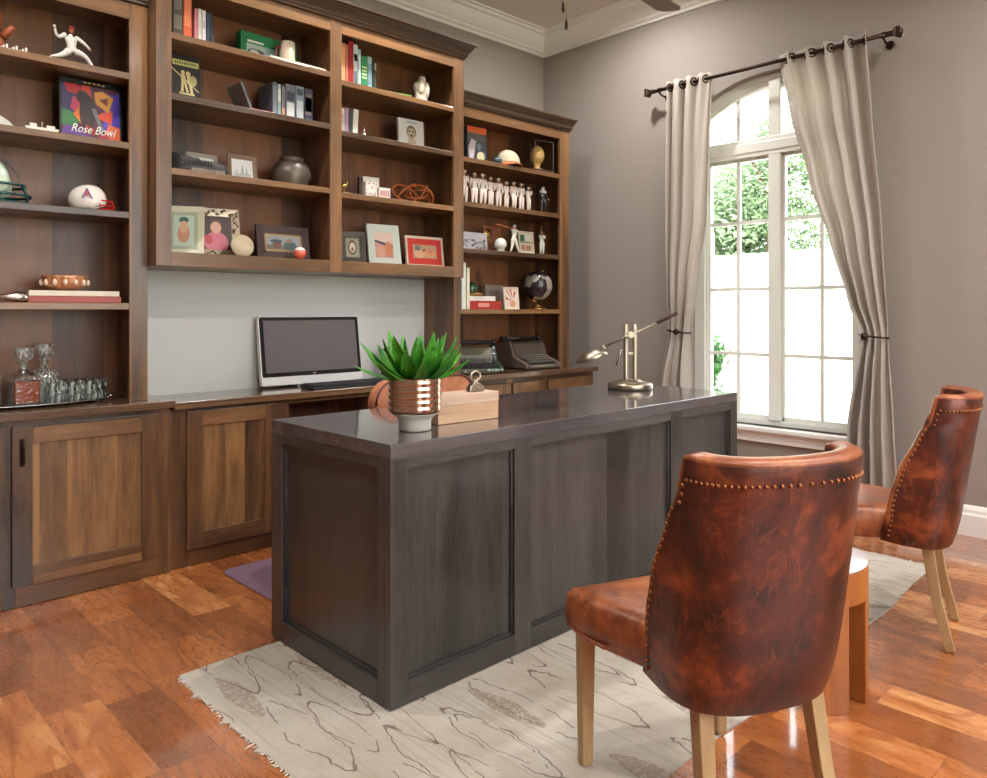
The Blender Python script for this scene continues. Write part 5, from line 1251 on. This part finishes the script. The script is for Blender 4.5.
pic(t, -.087, .087, .001, .175, -.002, (214, 212, 210), [('e', .5, .58, .19, .22, (120, 100, 84)), ('e', .5, .55, .15, .17, (196, 180, 160)), ('e', .43, .6, .04, .04, (90, 74, 62)), ('e', .57, .6, .04, .04, (90, 74, 62)), ('p', [(.42, .5), (.58, .5), (.55, .42), (.45, .42)], (110, 90, 76)), ('p', [(.36, .36), (.64, .36), (.7, .08), (.3, .08)], (190, 170, 150)), ('r', .3, .88, .7, .92, (150, 160, 170))], 'drawing')
z = 1.745 + e
t = thing('driftwood_figure', 'small bronze bird on a pale stick at the left of the third right-bay shelf', 'ornament', (2.225, 3.40, z))
MB().tube([(-.06, 0, .008), (-.01, 0, .010), (.04, -.01, .006), (.08, -.01, .004)], [.006, .007, .006, .003], 7).build('stick', col((206, 180, 150), .6), t)
MB().sph((-.03, 0, .05), .014, 0, 8, (1.4, .8, .8)).sph((-.018, 0, .066), .008, 0, 8).tube([(-.03, 0, .015), (-.03, 0, .045)], .002, 5).build('bird', BRASS, t)
t = thing('card_box', 'white box printed with small red motifs holding cards', 'box', (2.395, 3.40, z), R(-4))
MB().box(-.075, -.005, -.02, .05, 0, .085).build('carton', col((226, 220, 214), .5), t, bevel=.001)
MB().box(.0, .07, -.035, .03, 0, .06).build('front_box', col((220, 212, 204), .5), t, bevel=.001)
MB().box(-.05, .055, .055, .075, 0, .128).build('back_card', col((222, 214, 206), .5), t, bevel=.001)
MB().box(-.072, -.045, .055, .075, 0, .12).build('dark_card', col((70, 30, 28), .5), t, bevel=.001)
m = MB(); random.seed(5)
for k in range(22): x = random.uniform(-.072, -.012); zz = random.uniform(.005, .08); m.box(x, x + .005, -.0212, -.02, zz, zz + .005)
for k in range(5): m.box(.008 + .012 * k, .014 + .012 * k, -.0362, -.035, .015, .045)
m.build('printed_motif', col((176, 84, 76), .5), t)
t = thing('twisted_wood_sculpture', 'orange-brown openwork sculpture of bent wood strips, third right-bay shelf', 'sculpture', (2.70, 3.46, z))
BW = wood('bent_wood', (206, 122, 62), (140, 70, 30), 'x', .5, .4, 1, 0, False)
for k, (ax_, tl, r1, r2, cx_) in enumerate([(0, .9, .085, .058, -.065), (.7, -.8, .08, .06, -.05), (1.6, .6, .075, .058, -.04), (2.4, -.5, .08, .06, .02), (.3, 1.2, .09, .062, .04), (1.2, -1.1, .09, .062, .055), (2.0, .9, .085, .06, .06), (2.8, .3, .08, .058, .05)]):
    M = Matrix.Rotation(ax_, 4, 'Z') @ Matrix.Rotation(tl, 4, 'X')
    pts = []
    for q in [2 * PI * i / 28 for i in range(28)]:
        p = M @ Vector((r1 * math.cos(q), r1 * math.sin(q), 0)); pts.append((cx_ + p.x * .95, p.y * .7, max(.007, .066 + p.z * .78)))
    MB().tube(pts, .0075, 6, close=True, flat=.4).build('wood_strip', BW, t)
z = 1.393 + e
frame((2.285, 3.45, z), .15, .18, .03, .022, (66, 52, 44), 'small dark brown frame at the left of the lowest right-bay shelf', (150, 150, 120), [('e', .5, .5, .32, .4, (90, 60, 50)), ('e', .5, .5, .22, .28, (214, 206, 180)), ('e', .5, .4, .1, .12, (150, 90, 76))], (96, 86, 72), .008, 12, R(-18))
frame((2.50, 3.45, z), .20, .235, .045, .022, (206, 212, 202), 'mottled white frame with a photo of people, lowest right-bay shelf', (196, 130, 120), [('r', 0, .55, 1, 1, (226, 190, 180)), ('p', [(0, .6), (1, .4), (1, .5), (0, .7)], (50, 40, 44)), ('e', .3, .25, .25, .25, (210, 150, 120)), ('e', .75, .35, .2, .3, (206, 116, 70))], None, .012, 11, R(-9))
frame((2.765, 3.42, z), .27, .178, .014, .02, (224, 206, 186), 'thin pale frame with a red mat around a smiling pair', (196, 160, 130), [('e', .28, .35, .22, .35, (222, 176, 140)), ('e', .2, .75, .14, .2, (120, 116, 112)), ('e', .72, .4, .22, .36, (226, 160, 120)), ('e', .72, .55, .13, .18, (214, 140, 104)), ('e', .45, .6, .08, .1, (150, 80, 60))], (206, 62, 54), .036, 7, R(-2))

# ------------------------------------------------------------------ right bookcase (2.071, 1.800, 1.516, 1.146)
z = 2.071 + e
t = thing('game_case', 'boxed souvenir with an orange top and baseball picture, top shelf right bookcase', 'box', (3.235, 3.50, z), R(-4))
MB().box(-.078, .078, 0, .05, 0, .225).build('carton', col((66, 70, 76), .4), t, bevel=.0015)
pic(t, -.077, .077, .001, .224, -.002, (70, 78, 86), [('r', 0, .82, 1, 1, (214, 96, 44)), ('r', 0, .62, 1, .82, (96, 90, 92)), ('p', [(.1, .05), (.3, .05), (.45, .6), (.2, .65), (.05, .4)], (200, 190, 196)), ('e', .7, .18, .2, .14, (206, 196, 160)), ('e', .6, .45, .1, .1, (120, 140, 150))], 'front_print')
o = MB().sph((0, 0, .026), .032, 0, 14, (1, 1, .82)); o = o.build('mini_helmet', col((62, 78, 84), .25)); o.location = (3.375, 3.46, z); tag(o, 'tiny dark mini helmet between the orange-topped box and the cap', 'helmet')
t = thing('baseball_hat', 'cream baseball cap with an orange brim, top shelf right bookcase', 'cap', (3.50, 3.50, z), R(-15))
rows = []
for i in range(10):
    a = PI / 2 * i / 9
    rows.append([(.088 * math.cos(a) ** .8 * math.cos(q), .095 * math.cos(a) ** .8 * math.sin(q), .02 + .095 * math.sin(a)) for q in [2 * PI * k / 28 for k in range(28)]])
MB().loft(rows, 0, True, True).build('crown', col((206, 190, 162), .8), t)
rows = []
for i in range(6):
    s = i / 5; rows.append([((.086 + .065 * s) * math.cos(q) * 1.0, -(.07 + .085 * s) * math.cos(q * 0.6) * 1.0 - .0, .02 - .012 * s - .006 * abs(math.sin(q)) * s) if 0 else ((.085 * math.sin(q) * (1 - .12 * s)), -(.09 * math.cos(q)) - .055 * s * math.cos(q * .7), .021 - .014 * s - .012 * math.sin(q) ** 2 * s) for q in [R(-75 + 150 * k / 14) for k in range(15)]])
MB().grid(rows).build('brim', col((212, 112, 62), .7), t, solid=.004)
m = MB().sph((0, 0, .116), .007, 0, 8); m.build('button', col((206, 190, 162), .8), t)
t = thing('display_case', 'clear acrylic display case with a gold ball inside, top shelf right bookcase', 'display case', (3.795, 3.50, z), R(-4))
MB().box(-.09, .09, -.075, .075, 0, .018).build('base', col((60, 42, 32), .3), t, bevel=.002)
MB().box(-.086, .086, -.071, .071, .0185, .212).build('cover', CASEG, t)
m = MB()
for x in (-.0865, .0835):
    for y in (-.0715, .0685): m.box(x, x + .003, y, y + .003, .0185, .2125)
m.box(-.086, .086, -.0715, -.0685, .2095, .2125).box(-.086, .086, .0685, .0715, .2095, .2125)
m.build('edge_highlight', col((128, 116, 106), .2), t)  # thin strips paint the highlights along the acrylic edges
t = thing('trophy_ball', 'gold-toned ball on a wooden stand inside the acrylic case', 'ball', (3.795, 3.50, z + .0185))
MB().sph((0, 0, .105), .056, 0, 20, (.9, .9, 1.15)).build('ball', col((206, 166, 96), .35), t); MB().lathe([(.04, 0), (.04, .012), (.02, .022), (.02, .036), (.03, .045)], (0, 0, 0), 20).build('stand', col((206, 160, 90), .4), t)
z = 1.800 + e
pose = [dict(lh=(-.10, -.10, .62), rh=(.1, -.1, .62)), dict(rh=(.2, .02, .52)), dict(lh=(-.17, .05, .52), rk=(.06, -.08, .28)), dict(le=(-.2, 0, .68), lh=(-.1, -.06, .56), re=(.2, 0, .68), rh=(.1, -.06, .56)), dict(lh=(-.07, -.12, .66)), dict(rh=(.07, -.12, .66), lh=(-.2, 0, .5)), dict(lk=(-.08, -.08, .28)), dict(rh=(.06, -.1, .6), le=(-.19, 0, .66)), dict(re=(.22, 0, .70), rh=(.16, -.05, .86))]
nth = ['partly hidden first', 'second', 'third', 'fourth', 'fifth', 'sixth', 'seventh', 'eighth', 'ninth and shortest']
hs = [.205, .198, .20, .188, .19, .175, .182, .18, .165]
for k in range(9):
    skinfig('baseball_figurine', nth[k] + ' white baseball player statuette from the left in the row', 'figurine', (3.105 + .0705 * k + (.015 if k else 0), 3.475, z), hs[k], pose[k], R(random.uniform(-14, 14)), 'white baseball player statuettes in a row', cloth=(232, 220, 210), skin=(206, 160, 136), cap=(216, 200, 188), shoe=(190, 176, 168))
def pads(t, P, h):
    MB().sph(P['nec'] - Vector((0, 0, .02)) * h, .13 * h, 0, 12, (1.25, .7, .6)).build('shoulder_pads', col((206, 206, 206), .5), t)
skinfig('football_figurine', 'black and white football player statuette right of the baseball row', 'figurine', (3.825, 3.475, z), .18, dict(rk=(.10, -.05, .3), rf=(.12, .05, .06), lh=(-.12, -.12, .66), rh=(.25, 0, .55)), R(-12), None, cloth=(44, 42, 46), skin=(222, 216, 210), cap=(220, 220, 222), extra=pads, shoe=(228, 222, 218))
z = 1.516 + e
t = thing('panoramic_print', 'long white panoramic print of small figures, third shelf right bookcase', 'picture', (3.215, 3.50, z), 0, rx=-R(4))
MB().box(-.115, .115, 0, .012, 0, .115).build('panel', col((206, 204, 208), .5), t, bevel=.001)
random.seed(9)
pic(t, -.112, .112, .003, .112, -.002, (206, 206, 214), [('e', random.uniform(.05, .95), random.uniform(.08, .6), .025, .07, random.choice([(50, 46, 52), (120, 100, 96), (150, 130, 130)])) for k in range(34)], 'crowd_print')
t = thing('award_plaque', 'wooden plaque with a gold baseball relief, behind the signed ball', 'plaque', (3.395, 3.53, z), 0, rx=-R(6))
MB().box(-.06, .10, 0, .014, 0, .172).build('board', col((126, 72, 44), .4), t, bevel=.003)
m = MB(); m.lathe([(.0, .006), (.03, .004), (.034, 0)], (-.02, 0, .12), 20, 0, Matrix.Rotation(PI / 2, 4, 'X'), cap=False); m.build('medallion', BRASS, t)
t = thing('baseball', 'signed white ball standing in front of the wooden plaque', 'ball', (3.395, 3.45, z))
MB().sph((0, 0, .047), .040, 0, 20).build('ball', col((214, 216, 206), .5), t); MB().lathe([(.028, 0), (.03, .004), (.018, .012), (.0, .012)], (0, 0, 0), 20, cap=False).build('stand', col((214, 208, 196), .4), t)
def bat(t, P, h): MB().tube([P['lh'], P['lh'] + Vector((-.5, 0, .07)) * h, P['lh'] + Vector((-.8, 0, .08)) * h], [.012 * h, .022 * h, .03 * h], 8).build('bat', col((190, 110, 66), .4), t)
skinfig('baseball_figurine', 'swinging batter statuette with a level orange bat, third shelf right bookcase', 'figurine', (3.53, 3.46, z), .185, dict(pel=(-.02, 0, .48), che=(.02, 0, .70), nec=(.02, 0, .82), hd=(.02, 0, .91), lh=(-.16, -.08, .84), rh=(-.12, -.08, .82), le=(-.1, -.06, .72), re=(.12, -.06, .72), lf=(-.17, 0, .04), lt=(-.24, -.02, .02), rf=(.24, 0, .04), rt=(.30, -.03, .02), lk=(-.08, 0, .27), rk=(.14, 0, .25)), 0, None, cloth=(226, 222, 210), skin=(200, 150, 120), cap=(206, 200, 190), extra=bat, shoe=(150, 90, 60))
frame((3.685, 3.485, z), .145, .155, .012, .014, (214, 190, 166), 'small frame with a green scoreboard picture, third shelf right bookcase', (206, 200, 180), [('r', .05, .58, .4, .9, (44, 104, 66)), ('r', .4, .6, .95, .9, (210, 206, 196)), ('r', 0, .5, 1, .56, (120, 96, 80))] + [('e', .15 + .14 * k, .25, .06, .16, [(196, 120, 90), (150, 100, 80), (210, 170, 140)][k % 3]) for k in range(6)], None, .01, 5)
def bat2(t, P, h): MB().tube([P['lh'], P['lh'] + Vector((.04, .03, .22)) * h, P['lh'] + Vector((.08, .04, .38)) * h], [.012 * h, .02 * h, .026 * h], 8).build('bat', col((150, 100, 66), .4), t)
skinfig('baseball_figurine', 'standing batter statuette with an upright bat beside the globe shelf edge', 'figurine', (3.81, 3.47, z), .165, dict(lh=(-.14, -.1, .80), rh=(-.08, -.1, .78), le=(-.16, -.08, .66), re=(.08, -.1, .66)), R(-10), None, cloth=(206, 208, 196), skin=(170, 120, 96), cap=(52, 50, 50), extra=bat2, shoe=(44, 36, 34))
z = 1.146 + e
book((3.055, 3.44, z), .034, .285, .2, (222, 226, 214), 'tall white book standing at the left of the globe shelf', page=(230, 228, 220))
book((3.098, 3.44, z), .022, .255, .2, (226, 218, 190), 'slimmer cream book standing right of the tall white one', page=(230, 228, 220))
t = flatbook((3.135, 3.45, z), .255, .19, .052, (166, 44, 40), 'thick red book lying at the bottom of the stack by the globe', R(-3), bands=((.25, .6, (216, 140, 130)),))
flatbook((3.128, 3.455, z + .0525), .22, .18, .030, (228, 224, 216), 'white book lying flat on the thick red one', R(-2), page=(236, 232, 224))
t = thing('glass_paperweight', 'dark green glass ball in a gold dish on the white book', 'paperweight', (3.185, 3.50, z + .0832))
MB().sph((0, 0, .048), .042, 0, 22).build('ball', col((20, 72, 56), .06, 0, 1), t)
MB().lathe([(.0, 0), (.035, 0), (.05, .008), (.062, .016), (.058, .016), (.04, .008), (.0, .006)], (.02, -.01, 0), 24, cap=False).build('dish', col((206, 160, 90), .3, .5), t)
frame((3.455, 3.40, z), .11, .145, .014, .014, (206, 190, 170), 'narrow pale frame with a red sunburst print beside the red book', (206, 190, 176), [('p', [(.1, .9), (.2, .95), (.6, .4)], (166, 66, 56)), ('p', [(.4, 1), (.55, 1), (.62, .45)], (166, 66, 56)), ('p', [(.8, .95), (.95, .8), (.65, .45)], (166, 66, 56)), ('p', [(.0, .6), (.0, .45), (.55, .38)], (166, 66, 56)), ('e', .6, .2, .26, .2, (196, 140, 110))], None, .01, 8, R(-14))
frame((3.46, 3.56, z), .155, .165, .010, .012, (120, 110, 102), 'clear grey frame standing behind the narrow sunburst frame', (130, 118, 108), [('r', .2, .2, .8, .8, (110, 98, 88))], None, .01, 6, R(-6), .2)
t = thing('globe', 'dark tabletop globe with silver continents on a brass stand', 'globe', (3.80, 3.50, z))
MB().lathe([(.0, 0), (.058, 0), (.062, .005), (.058, .010), (.032, .016), (.026, .022), (.026, .03), (.012, .036), (.010, .052), (.0, .054)], (0, 0, 0), 32, cap=False).build('base', BRASS, t)
Mg = Matrix.Rotation(R(23), 4, 'Y')
m = MB(); m.tube([(Mg @ Vector((.112 * math.sin(q), 0, .112 * math.cos(q)))) + Vector((0, 0, .162)) for q in [R(0 + 180 * k / 24) for k in range(25)]], .0045, 8, flat=.6)
m.tube([(Mg @ Vector((0, 0, s))) + Vector((0, 0, .162)) for s in (.096, .125)], .004, 8); m.tube([(Mg @ Vector((0, 0, -s))) + Vector((0, 0, .162)) for s in (.096, .116)], .004, 8)
m.tube([(-.04, 0, .062), (-.01, 0, .052)], .004, 6)
m.build('meridian', BRASS, t)
def m_globe():
    m = NT('globe_print'); v = m.coord((1, 1, 1)); n = m.noise(v, 9.5, 5, .55)
    k = m.ramp(n, [(.55, (0, 0, 0, 1)), (.575, (1, 1, 1, 1))]); m.set(Base_Color=m.mix(k, lin((44, 36, 42)), lin((168, 164, 152))), Roughness=.18, Metallic=m.math('MULTIPLY', k, .3)); return m.m
gs = MB().sph((0, 0, 0), .102, 0, 36).build('sphere', m_globe(), t); gs.location = (0, 0, .162); gs.rotation_euler = (0, R(23), 2.2)

# ------------------------------------------------------------------ ceiling fan
t = thing('ceiling_fan', 'brown-bladed ceiling fan above the desk, only a blade tip and chains in view', 'ceiling fan', (2.51, 2.02, 0))
MB().lathe([(.0, ZC - .001), (.075, ZC - .001), (.07, ZC - .04), (.03, ZC - .07), (.0, ZC - .07)], (0, 0, 0), 28, cap=False).build('canopy', IRON, t)
MB().lathe([(.013, 2.74), (.013, ZC - .07)], (0, 0, 0), 14).build('downrod', IRON, t)
MB().lathe([(.0, 2.76), (.05, 2.755), (.10, 2.73), (.115, 2.69), (.115, 2.65), (.09, 2.62), (.05, 2.60), (.0, 2.60)], (0, 0, 0), 36, cap=False).build('motor', IRON, t)
FB = wood('fan_blade_wood', (146, 122, 92), (92, 72, 52), 'x', .3, .45, .8, 0, False)
for k in range(3):
    M = Matrix.Rotation(R(5) + 2 * PI * k / 3, 4, 'Z') @ Matrix.Rotation(R(10), 4, 'X')
    m = MB(); m.prism([(.17, -.05), (.70, -.068), (.735, -.05), (.745, 0), (.735, .05), (.70, .068), (.17, .05)], 'z', -.004, .004); m.v = [tuple(Vector((0, 0, 2.632)) + M @ Vector(p)) for p in m.v]
    m.build('blade', FB, t, bevel=.002)
    m = MB(); m.box(.09, .22, -.02, .02, -.010, -.0045); m.v = [tuple(Vector((0, 0, 2.632)) + M @ Vector(p)) for p in m.v]; m.build('blade_iron', IRON, t)
BULB = m_emit('frosted_bulb_glass', (255, 232, 204), 5.0)
MB().lathe([(.0, 2.50), (.05, 2.505), (.085, 2.53), (.10, 2.57), (.10, 2.595), (.0, 2.599)], (0, 0, 0), 32, cap=False).build('light_bowl', BULB, t)
for dx, dy, zb_ in ((-.11, .045, 2.385), (-.055, .075, 2.335)):
    c = MB(); c.tube([(dx * .8, dy * .8, 2.61), (dx, dy, 2.58), (dx, dy, zb_ + .03)], .0016, 6); c = c.build('pull_chain', NICKEL, t)
    MB().lathe([(.002, .045), (.006, .035), (.0075, .015), (.005, 0), (.0, -.001)], (dx, dy, zb_), 12, cap=False).build('fob', IRON, c)

# ------------------------------------------------------------------ unseen ceiling lights added to brighten the room
R0 = None
spots = [(.6, 2.55), (2.4, 2.95 - .1), (3.75, 2.85), (.4, .3), (2.2, .2), (3.6, .2), (.4, -1.1), (2.2, -1.1), (3.7, -1.1)]
names_ = ['over the left bookcase end', 'over the hanging bookcase', 'near the corner of window wall and bookcases', 'over the open floor left of the foreground', 'above the foreground chair', 'above the far chair', 'in the front row nearest the left wall', 'at the front row centre by the fill window', 'front row near the window wall']
for (x, y), nm in zip(spots, names_):
    lb = 'white ceiling fill light added ' + nm
    if R0 is None:
        R0 = thing('fill_light', lb, 'ceiling light', (x, y, ZC), 0, 'added ceiling fill lights')
        am_ = MB(); annul(am_, .062, .085, -.006, -.0005, 0, 360, 40); am_.build('trim_ring', TRIM, R0)
        MB().lathe([(.0, -.0035), (.062, -.0035), (.062, -.001), (.0, -.001)], (0, 0, 0), 32, cap=False).build('lens', LENS, R0)
    else: clone(R0, (x, y, ZC), None, lb)
    l = bpy.data.lights.new('ceiling_fill_lamp', 'AREA'); l.shape = 'DISK'; l.size = .12; l.energy = 20; l.color = (1.0, .965, .93); l.spread = R(165)
    lo = bpy.data.objects.new('ceiling_fill_lamp', l); C.objects.link(lo); lo.location = (x, y, ZC - .012)

# ------------------------------------------------------------------ outdoors
LAWN = NT('lawn_grass'); v = LAWN.coord(); nn_ = LAWN.noise(v, 3, 6, .7)
LAWN.set(Base_Color=LAWN.mix(nn_, lin((196, 200, 172)), lin((216, 218, 196))), Roughness=.95); LAWN = LAWN.m
rows = []
for i in range(25):
    x = 4.62 + 90 * (i / 24) ** 1.8
    rows.append([(x, y, -.35 + min(max((x - 6) / 34, 0), 1) ** 1.1 * 4.75 + .12 * math.sin(x * .3 + y * .2)) for y in [-70 + 7 * k for k in range(31)]])
lawn = MB().grid(rows).build('lawn', LAWN); struct(lawn)
gnd = B(-60, 4.56, -70, -2.2, -.5, -.35).build('ground', LAWN); struct(gnd)
random.seed(3)
LF = [m_leaf('tree_leaf_a', (112, 138, 110), (152, 174, 130)), m_leaf('tree_leaf_b', (126, 150, 120), (164, 184, 140)), m_leaf('shrub_leaf', (52, 104, 48), (84, 136, 62))]  # tree greens are paled to put distance haze into the leaf colour
BARK = col((96, 80, 66), .9)
def tree(loc, hgt, rad, label, n=2600, mi=0, bush=False, name='tree', cat='tree', leaf=.16):
    t = thing(name, label, cat, loc)
    m = MB(); lobes = [(random.uniform(-.5, .5) * rad, random.uniform(-.5, .5) * rad, hgt * random.uniform(.12, .82), rad * random.uniform(.4, .7)) for k in range(14)]
    for k in range(n):
        lx_, ly_, lz_, lr_ = random.choice(lobes)
        d = Vector((random.gauss(0, 1), random.gauss(0, 1), random.gauss(0, .9))).normalized() * lr_ * random.uniform(.75, 1.05)
        c = Vector((lx_, ly_, max(lz_ + d.z, .05))) + Vector((d.x, d.y, 0))
        u = Vector((random.gauss(0, 1), random.gauss(0, 1), random.gauss(0, 1))).normalized(); w_ = u.orthogonal().normalized(); s = leaf * random.uniform(.6, 1.3)
        m.add([c - u * s, c + w_ * s * .45, c + u * s, c - w_ * s * .45], [(0, 1, 2, 3)])
    m.build('foliage', LF[mi], t)
    tm = MB(); tm.tube([(0, 0, -.3), (.05, 0, hgt * .3), (0, .1, hgt * .7)], [rad * .07, rad * .05, rad * .02], 8)
    for k in range(5):
        a = 2 * PI * k / 5; tm.tube([(0.03, 0, hgt * .35), (math.cos(a) * rad * .4, math.sin(a) * rad * .4, hgt * .65)], [rad * .035, rad * .01], 6)
    tm.build('trunk', BARK, t)
    return t
def gz(x): return -.35 + min(max((x - 6) / 34, 0), 1) ** 1.1 * 4.75
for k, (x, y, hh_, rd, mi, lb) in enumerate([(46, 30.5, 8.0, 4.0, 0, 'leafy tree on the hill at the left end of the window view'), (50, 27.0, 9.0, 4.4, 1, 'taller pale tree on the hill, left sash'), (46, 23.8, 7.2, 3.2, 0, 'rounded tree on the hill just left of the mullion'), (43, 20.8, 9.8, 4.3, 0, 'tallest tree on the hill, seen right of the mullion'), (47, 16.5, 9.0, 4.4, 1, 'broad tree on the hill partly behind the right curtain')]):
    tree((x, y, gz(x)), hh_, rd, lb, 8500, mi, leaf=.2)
tree((6.35, 3.72, gz(6.35)), 1.45, .24, 'young green shrub just outside the left window sash', 700, 2, True, 'shrub', 'shrub', .055)
FP = col((226, 222, 214), .7)
o = B(-.35, .35, -.35, .35, 0, 1.1).build('gate_pillar', FP, bevel=.03); o.location = (40.5, 26.6, gz(40.5) - .05); tag(o, 'white gate pillar on the hill at the left pane', 'pillar')
o = B(-.35, .35, -.35, .35, 0, 1.3).build('gate_pillar', FP, bevel=.03); o.location = (40.5, 23.6, gz(40.5) - .05); tag(o, 'white gate pillar on the hill near the mullion', 'pillar')

# ------------------------------------------------------------------ light
sun = bpy.data.lights.new('sun', 'SUN'); sun.energy = 12; sun.angle = R(3); sun.color = (1, .96, .9)
so = bpy.data.objects.new('sun', sun); C.objects.link(so); so.rotation_euler = (R(28), R(-38), 0)
wd_ = bpy.data.worlds.new('sky'); bpy.context.scene.world = wd_; wd_.use_nodes = True
nt = wd_.node_tree; bg = nt.nodes['Background']
tc = nt.nodes.new('ShaderNodeTexCoord'); sp = nt.nodes.new('ShaderNodeSeparateXYZ'); nt.links.new(tc.outputs['Generated'], sp.inputs[0])
rp = nt.nodes.new('ShaderNodeValToRGB'); nt.links.new(sp.outputs[2], rp.inputs[0])
rp.color_ramp.elements[0].position = 0.0; rp.color_ramp.elements[0].color = (.97, .99, 1, 1)
rp.color_ramp.elements[1].position = .9; rp.color_ramp.elements[1].color = (.82, .91, 1, 1)
nt.links.new(rp.outputs[0], bg.inputs[0]); bg.inputs[1].default_value = 6.0
def portal(loc, rot, sx, sy):
    l = bpy.data.lights.new('window_portal', 'AREA'); l.shape = 'RECTANGLE'; l.size = sx; l.size_y = sy; l.cycles.is_portal = True
    o = bpy.data.objects.new('window_portal', l); C.objects.link(o); o.location = loc; o.rotation_euler = rot
portal((XR + .17, WC, 1.5), (0, R(90), 0), 2.2, 1.2)
portal((1.6, YF - .15, 1.65), (R(-90), 0, 0), 3.6, 2.2)

# ------------------------------------------------------------------ camera
cam = bpy.data.cameras.new('camera'); cam.sensor_width = 36; cam.lens = 755 / 987 * 36; cam.shift_y = -79 / 987; cam.clip_end = 400; cam.clip_start = .02
co = bpy.data.objects.new('camera', cam); C.objects.link(co); co.location = (0, 0, H); co.rotation_euler = (R(90), 0, R(-(90 - math.degrees(math.atan(781.5 / 755)))))
sc_ = bpy.context.scene; sc_.camera = co
sc_.view_settings.view_transform = 'Standard'; sc_.view_settings.look = 'None'; sc_.view_settings.gamma = 1; sc_.view_settings.exposure = 0.25
cy = sc_.cycles; cy.use_denoising = True; cy.max_bounces = 8; cy.transparent_max_bounces = 12; cy.diffuse_bounces = 4; cy.glossy_bounces = 4; cy.transmission_bounces = 6; cy.sample_clamp_indirect = 6; cy.caustics_refractive = False; cy.caustics_reflective = False
